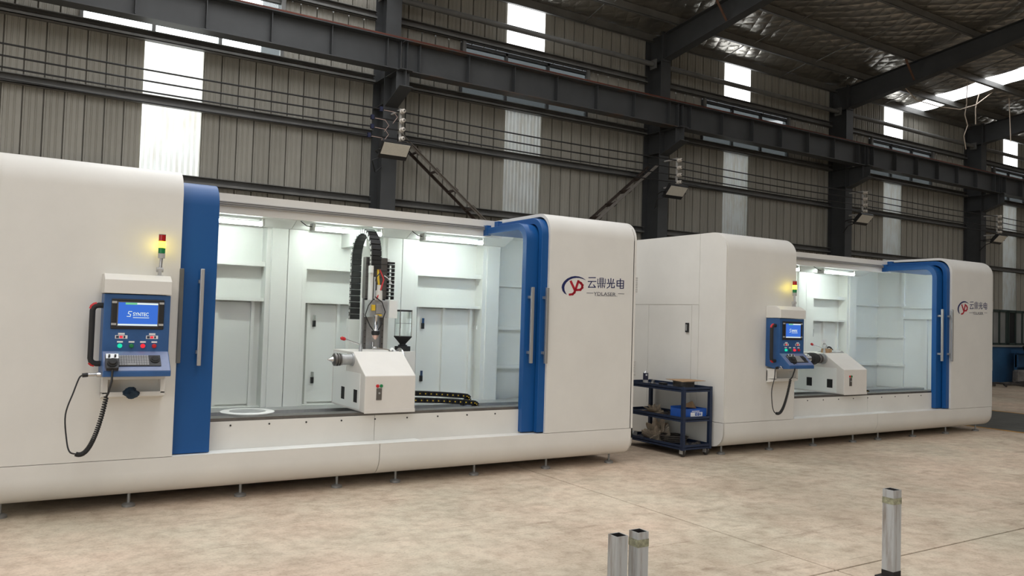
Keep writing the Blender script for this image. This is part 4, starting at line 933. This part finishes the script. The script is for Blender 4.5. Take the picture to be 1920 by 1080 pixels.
# top shelf
bx, by = 7.05, 1.02
t = thing('spray_can', 'silver and black spray paint can on the top of the trolley', 'spray can', (bx, by, .80))
MB().lathe((bx, by, .801), (bx, by, .93), [(0, .032), (.02, .034), (1, .034)], 16).build('can', INK, t, smooth=True)
MB().lathe((bx, by, .801), (bx, by, .84), [(0, .0345), (1, .0345)], 16).build('can_lower_band', GREY, t, smooth=True)
MB().lathe((bx, by, .93), (bx, by, .955), [(0, .034), (.7, .018), (1, .012)], 16).build('shoulder', SILVER, t, smooth=True)
MB().cyl((bx, by, .955), (bx, by, .972), .008, 8).build('nozzle_button', WHITEP, t); MB().box(bx-.03, bx-.005, by-.037, by-.033, .895, .915).build('label_print', WHITEP, t)
bx, by = 7.02, .29
t = thing('wire_spool', 'spool of grey welding wire on the top of the trolley', 'spool', (bx, by, .80))
MB().lathe((bx, by, .801), (bx, by, .885), [(0, .135), (.06, .135), (.08, .125), (.92, .125), (.94, .135), (1, .135)], 28).build('wound_wire', DARKMET, t, smooth=True)
for k in range(7): MB().tube([(bx+.127*math.cos(2*math.pi*i/24), by+.127*math.sin(2*math.pi*i/24), .814+k*.0095) for i in range(24)], .004, 5, True).build('wire_turn', CABLE, t)
tag(MB().hexa([(6.85, .13, .888), (7.2, .10, .897), (7.24, .44, .89), (6.89, .47, .895), (6.85, .13, .893), (7.2, .10, .902), (7.24, .44, .895), (6.89, .47, .90)]).build('cardboard_sheet', CARD, at=(7.04, .3, .888)), 'sheet of brown cardboard laid over the wire spool', 'cardboard')
t = thing('gun_nozzle', 'small brass and steel fitting in the middle of the trolley top', 'fitting', (6.98, .80, .80))
MB().lathe((6.98, .80, .801), (6.98, .80, .86), [(0, .035), (.4, .035), (.45, .018), (.8, .022), (1, .01)], 12).build('fitting_body', DARKMET, t, smooth=True); MB().cyl((6.98, .80, .83), (6.93, .76, .83), .012, 10).build('side_port', SILVER, t, smooth=True)
tag(MB().box(6.93, 7.0, .55, .64, .801, .842).build('small_box', BLACK, at=(6.96, .6, .801), bevel=.004), 'small black box beside the spool on the trolley top', 'box')
tag(MB().box(6.86, 6.91, .68, 1.0, .801, .812).build('flat_strip', CARD, at=(6.88, .84, .801)), 'long flat pale strip along the near edge of the trolley top', 'strip')
# middle shelf: blue bearing carton with upside down letters
t = thing('blue_carton', 'open blue carton with upside-down white lettering on the middle shelf', 'carton', (7.05, .22, .445))
a, b, c, d, z0, z1 = 6.85, 7.235, .11, .33, .446, .565
MB().box(a, b, c, c+.004, z0, z1).build('front_panel', BOXBLUE, t); MB().box(a, b, d-.004, d, z0, z1+.02).build('rear_panel', BOXBLUE, t)
MB().box(a, a+.004, c+.004, d-.004, z0, z1).build('side_panel', BOXBLUE, t); MB().box(b-.004, b, c+.004, d-.004, z0, z1).build('side_panel', BOXBLUE, t); MB().box(a+.004, b-.004, c+.004, d-.004, z0, z0+.004).build('bottom_panel', CARD, t)
MB().hexa([(a+.2, d-.05, z1), (b, d-.05, z1-.02), (b, d, z1-.02), (a+.2, d, z1), (a+.2, d-.03, z1+.03), (b-.06, d-.04, z1+.07), (b-.06, d-.03, z1+.07), (a+.2, d-.02, z1+.03)]).build('torn_flap', CARD, t)
MB().box(a+.12, b-.07, c-.0015, c, z0+.025, z0+.075).build('white_label', WHITEP, t, bevel=.0005)
text_mesh('HRB', .05, lambda x, y, zz: (b-.09-x*1.1, c-.002-zz, z0+.068-y), 0, .002).build('carton_lettering', BOXBLUE, t)
MB().box(a+.14, b-.12, c-.0015, c, z0+.085, z0+.093).build('small_print', WHITEP, t)
def film(name, label, cat, c, r, m, seed):
    random.seed(seed); n, k = 46, 26; ph = [(random.uniform(2, 9), random.uniform(2, 9), random.uniform(0, 6.28)) for _ in range(9)]; vs = []
    for j in range(k+1):
        th = math.pi*.5*j/k
        for i in range(n):
            a = 2*math.pi*i/n; f = .78
            for q, (fa, ft, p_) in enumerate(ph): f += .16/(1+.35*q)*(1-2*abs(math.sin(round(fa)*a*.5+ft*th+p_)))*(1 if q else 1.6)
            vs.append((c[0]+math.sin(th)*math.cos(a)*r[0]*f, c[1]+math.sin(th)*math.sin(a)*r[1]*f, c[2]+max(0, math.cos(th)*r[2]*f)))
    return tag(MB().add(vs, [(j*n+i, j*n+(i+1) % n, (j+1)*n+(i+1) % n, (j+1)*n+i) for j in range(k) for i in range(n)]).build(name, m, at=c), label, cat)
def blob(name, label, cat, c, r, m, seed, squash=.5, n=18, k=10, rag=.35, group=None):
    random.seed(seed); vs = []; ph = [random.uniform(0, 6.28) for _ in range(6)]
    for j in range(k+1):
        th = math.pi*j/k
        for i in range(n):
            a = 2*math.pi*i/n; f = 1+rag*(.5*math.sin(3*a+ph[0]+2*th)+.35*math.sin(5*a+ph[1]-3*th)+.3*math.sin(7*th+ph[2]+a))+random.uniform(-.1, .1)*rag
            z = math.cos(th)*r[2]*f
            if z < 0: z *= .0
            vs.append((c[0]+math.sin(th)*math.cos(a)*r[0]*f, c[1]+math.sin(th)*math.sin(a)*r[1]*f, c[2]+z))
    o = MB().add(vs, [(j*n+i, j*n+(i+1) % n, (j+1)*n+(i+1) % n, (j+1)*n+i) for j in range(k) for i in range(n)]).build(name, m, smooth=True, at=c)
    return tag(o, label, cat, group)
film('plastic_bag', 'crumpled dusty film on the middle shelf of the trolley', 'bag', (6.96, .74, .446), (.12, .2, .11), BAG, 1)
blob('dark_rag', 'small dark rag beside the blue carton on the middle shelf', 'rag', (6.95, .47, .446), (.05, .06, .045), CABLE, 5)
tag(MB().box(6.87, 6.93, .5, .95, .446, .458).build('brown_offcut', CARD, at=(6.9, .7, .446)), 'flat brown offcut along the front of the middle shelf', 'offcut')
# bottom shelf
film('plastic_bag', 'large crumpled beige film on the bottom shelf of the trolley', 'bag', (7.0, .72, .116), (.14, .24, .25), BAG, 9)
cc = []
for k in range(150):
    a = 2*math.pi*k/22; rr_ = 1+.12*math.sin(k*.7)+.03*(k/22); cc.append((7.0+.12*rr_*math.cos(a), .42+.15*rr_*math.sin(a), .13+.012*(k/22)+.006*math.sin(k)))
tag(MB().tube(cc, .009, 6).build('cable_coil', CABLE, smooth=True, at=(7.0, .42, .116)), 'coil of dusty dark cable on the bottom shelf of the trolley', 'cable')
for k in range(6):
    random.seed(40+k); x, y = 6.88+.055*k, .10+.02*(k % 3)
    blob('scrap_piece', 'dark oily scrap on the bottom shelf, %s from the left along the front' % ('first', 'second', 'third', 'fourth', 'fifth', 'sixth')[k], 'scrap', (x, y+.03, .116), (.04, .04, .03+.01*(k % 2)), CABLE, 60+k, n=10, k=6, group='oily scraps on the bottom shelf')
tag(MB().cyl((6.86, .98, .155), (6.86, 1.12, .155), .035, 14).build('steel_tube', SILVER, smooth=True, at=(6.86, 1.0, .155)), 'short grey tube at the rear of the bottom shelf', 'tube')

# ================================================================== FOREGROUND TUBES
def post(x, y, h, w, label, tape, soot, rz_=0.):
    t = thing('steel_post', label, 'post', (x, y, 0), 'upright square tubes'); th = .004; hw = w/2
    m = MB(); o = [(-hw, -hw), (hw, -hw), (hw, hw), (-hw, hw)]; i = [(a*(hw-th)/hw, b*(hw-th)/hw) for a, b in o]
    vs = [(x+a, y+b, z) for pl in (o, i) for z in (.0, h) for a, b in pl]
    fs = []
    for k in range(4):
        n = (k+1) % 4; fs += [(k, n, 4+n, 4+k), (8+n, 8+k, 12+k, 12+n), (4+k, 4+n, 12+n, 12+k), (n, k, 8+k, 8+n)]
    m.add(vs, fs).build('square_tube', POSTM, t)
    hb = hw-th-.0005; MB().box(x-hb, x+hb, y-hb, y+hb, .0, h-.05).build('bore_shade', HOLE, t)  # near-black plug stands in for the shade deep inside the tube
    MB().add([(x+a*hb, y+b*hb, z) for z in (h-.05, h-.002) for a, b in ((-1, -1), (1, -1), (1, 1), (-1, 1))], [(0, 1, 5, 4), (1, 2, 6, 5), (2, 3, 7, 6), (3, 0, 4, 7)]).build('raw_shaded_inside', SOOT_SHADE, t)  # bare inner faces, coloured darker to carry the shade inside
    if tape: MB().box(x-hw-.0015, x+hw+.0015, y-hw-.0015, y+hw+.0015, tape[0], tape[1]).build('tape_wrap', TAPE, t)
    if tape:
        o_ = [c for c in t.children if c.name.startswith('tape_wrap')][0]
        bm = bmesh.new(); bm.from_mesh(o_.data); bmesh.ops.delete(bm, geom=[f for f in bm.faces if abs(f.normal.z) > .9], context='FACES'); bm.to_mesh(o_.data); bm.free()
    if soot: MB().box(x-hw-.001, x+hw+.001, y-hw-.001, y+hw+.001, .002, soot).build('burnt_foot', SOOT_SHADE, t); MB().box(x-hw-.03, x+hw+.03, y-hw-.03, y+hw+.03, 0, .008).build('base_plate', SOOT_SHADE, t)
post(2.985, -3.36, .38, .08, 'grey square steel tube, left one of the close pair in front', None, None)
post(3.14, -3.36, .385, .08, 'grey square steel tube with tape, right one of the close pair', (.30, .345), None)
post(4.87, -3.83, .565, .08, 'taller grey square steel tube standing alone with burnt foot', (.475, .515), .05)

# ================================================================== FAR RIGHT CORNER
t = thing('blue_workbench', 'blue steel bench with dark bag at the far right wall', 'bench', (27.6, 5.9, .3))
MB().box(27.1, 29.5, 5.6, 6.3, .95, 1.05).build('top', DADO, t)
for x in (27.15, 29.3):
    for y in (5.65, 6.15): MB().box(x, x+.08, y, y+.08, .42, .95).build('leg', DADO, t)
MB().box(27.15, 29.4, 6.1, 6.2, .5, .9).build('back_panel', DADO, t)
for k, x in enumerate((27.0, 28.9)): tag(MB().lathe((x+.35, 5.9, 0), (x+.35, 5.9, .42), [(0, .40), (.1, .44), (.85, .43), (1, .38)], 12).build('concrete_block', STONE, at=(x+.35, 5.9, 0)), ('rough concrete block under the near end of the blue bench', 'rough concrete block under the far end of the blue bench')[k], 'block')
blob('black_bag', 'shiny black bag lying on the blue bench', 'bag', (27.55, 5.85, 1.05), (.42, .25, .28), RUBBER, 21)
for k, (sx, lb) in enumerate(((24.6, 'dark hose lying by the wall at right, nearer one'), (25.4, 'dark hose curling on the floor before the blue bench'), (23.9, 'long dark cable on the floor along the dado'))):
    random.seed(80+k); pts = [(sx+.3*i, 5.2+.25*k+.22*math.sin(i*1.3+k), .035+.03*abs(math.sin(i*2.1))) for i in range(12)]
    tag(MB().tube(pts, .03, 7).build('floor_hose', CABLE, smooth=True, at=pts[0]), lb, 'hose', 'hoses on the floor')
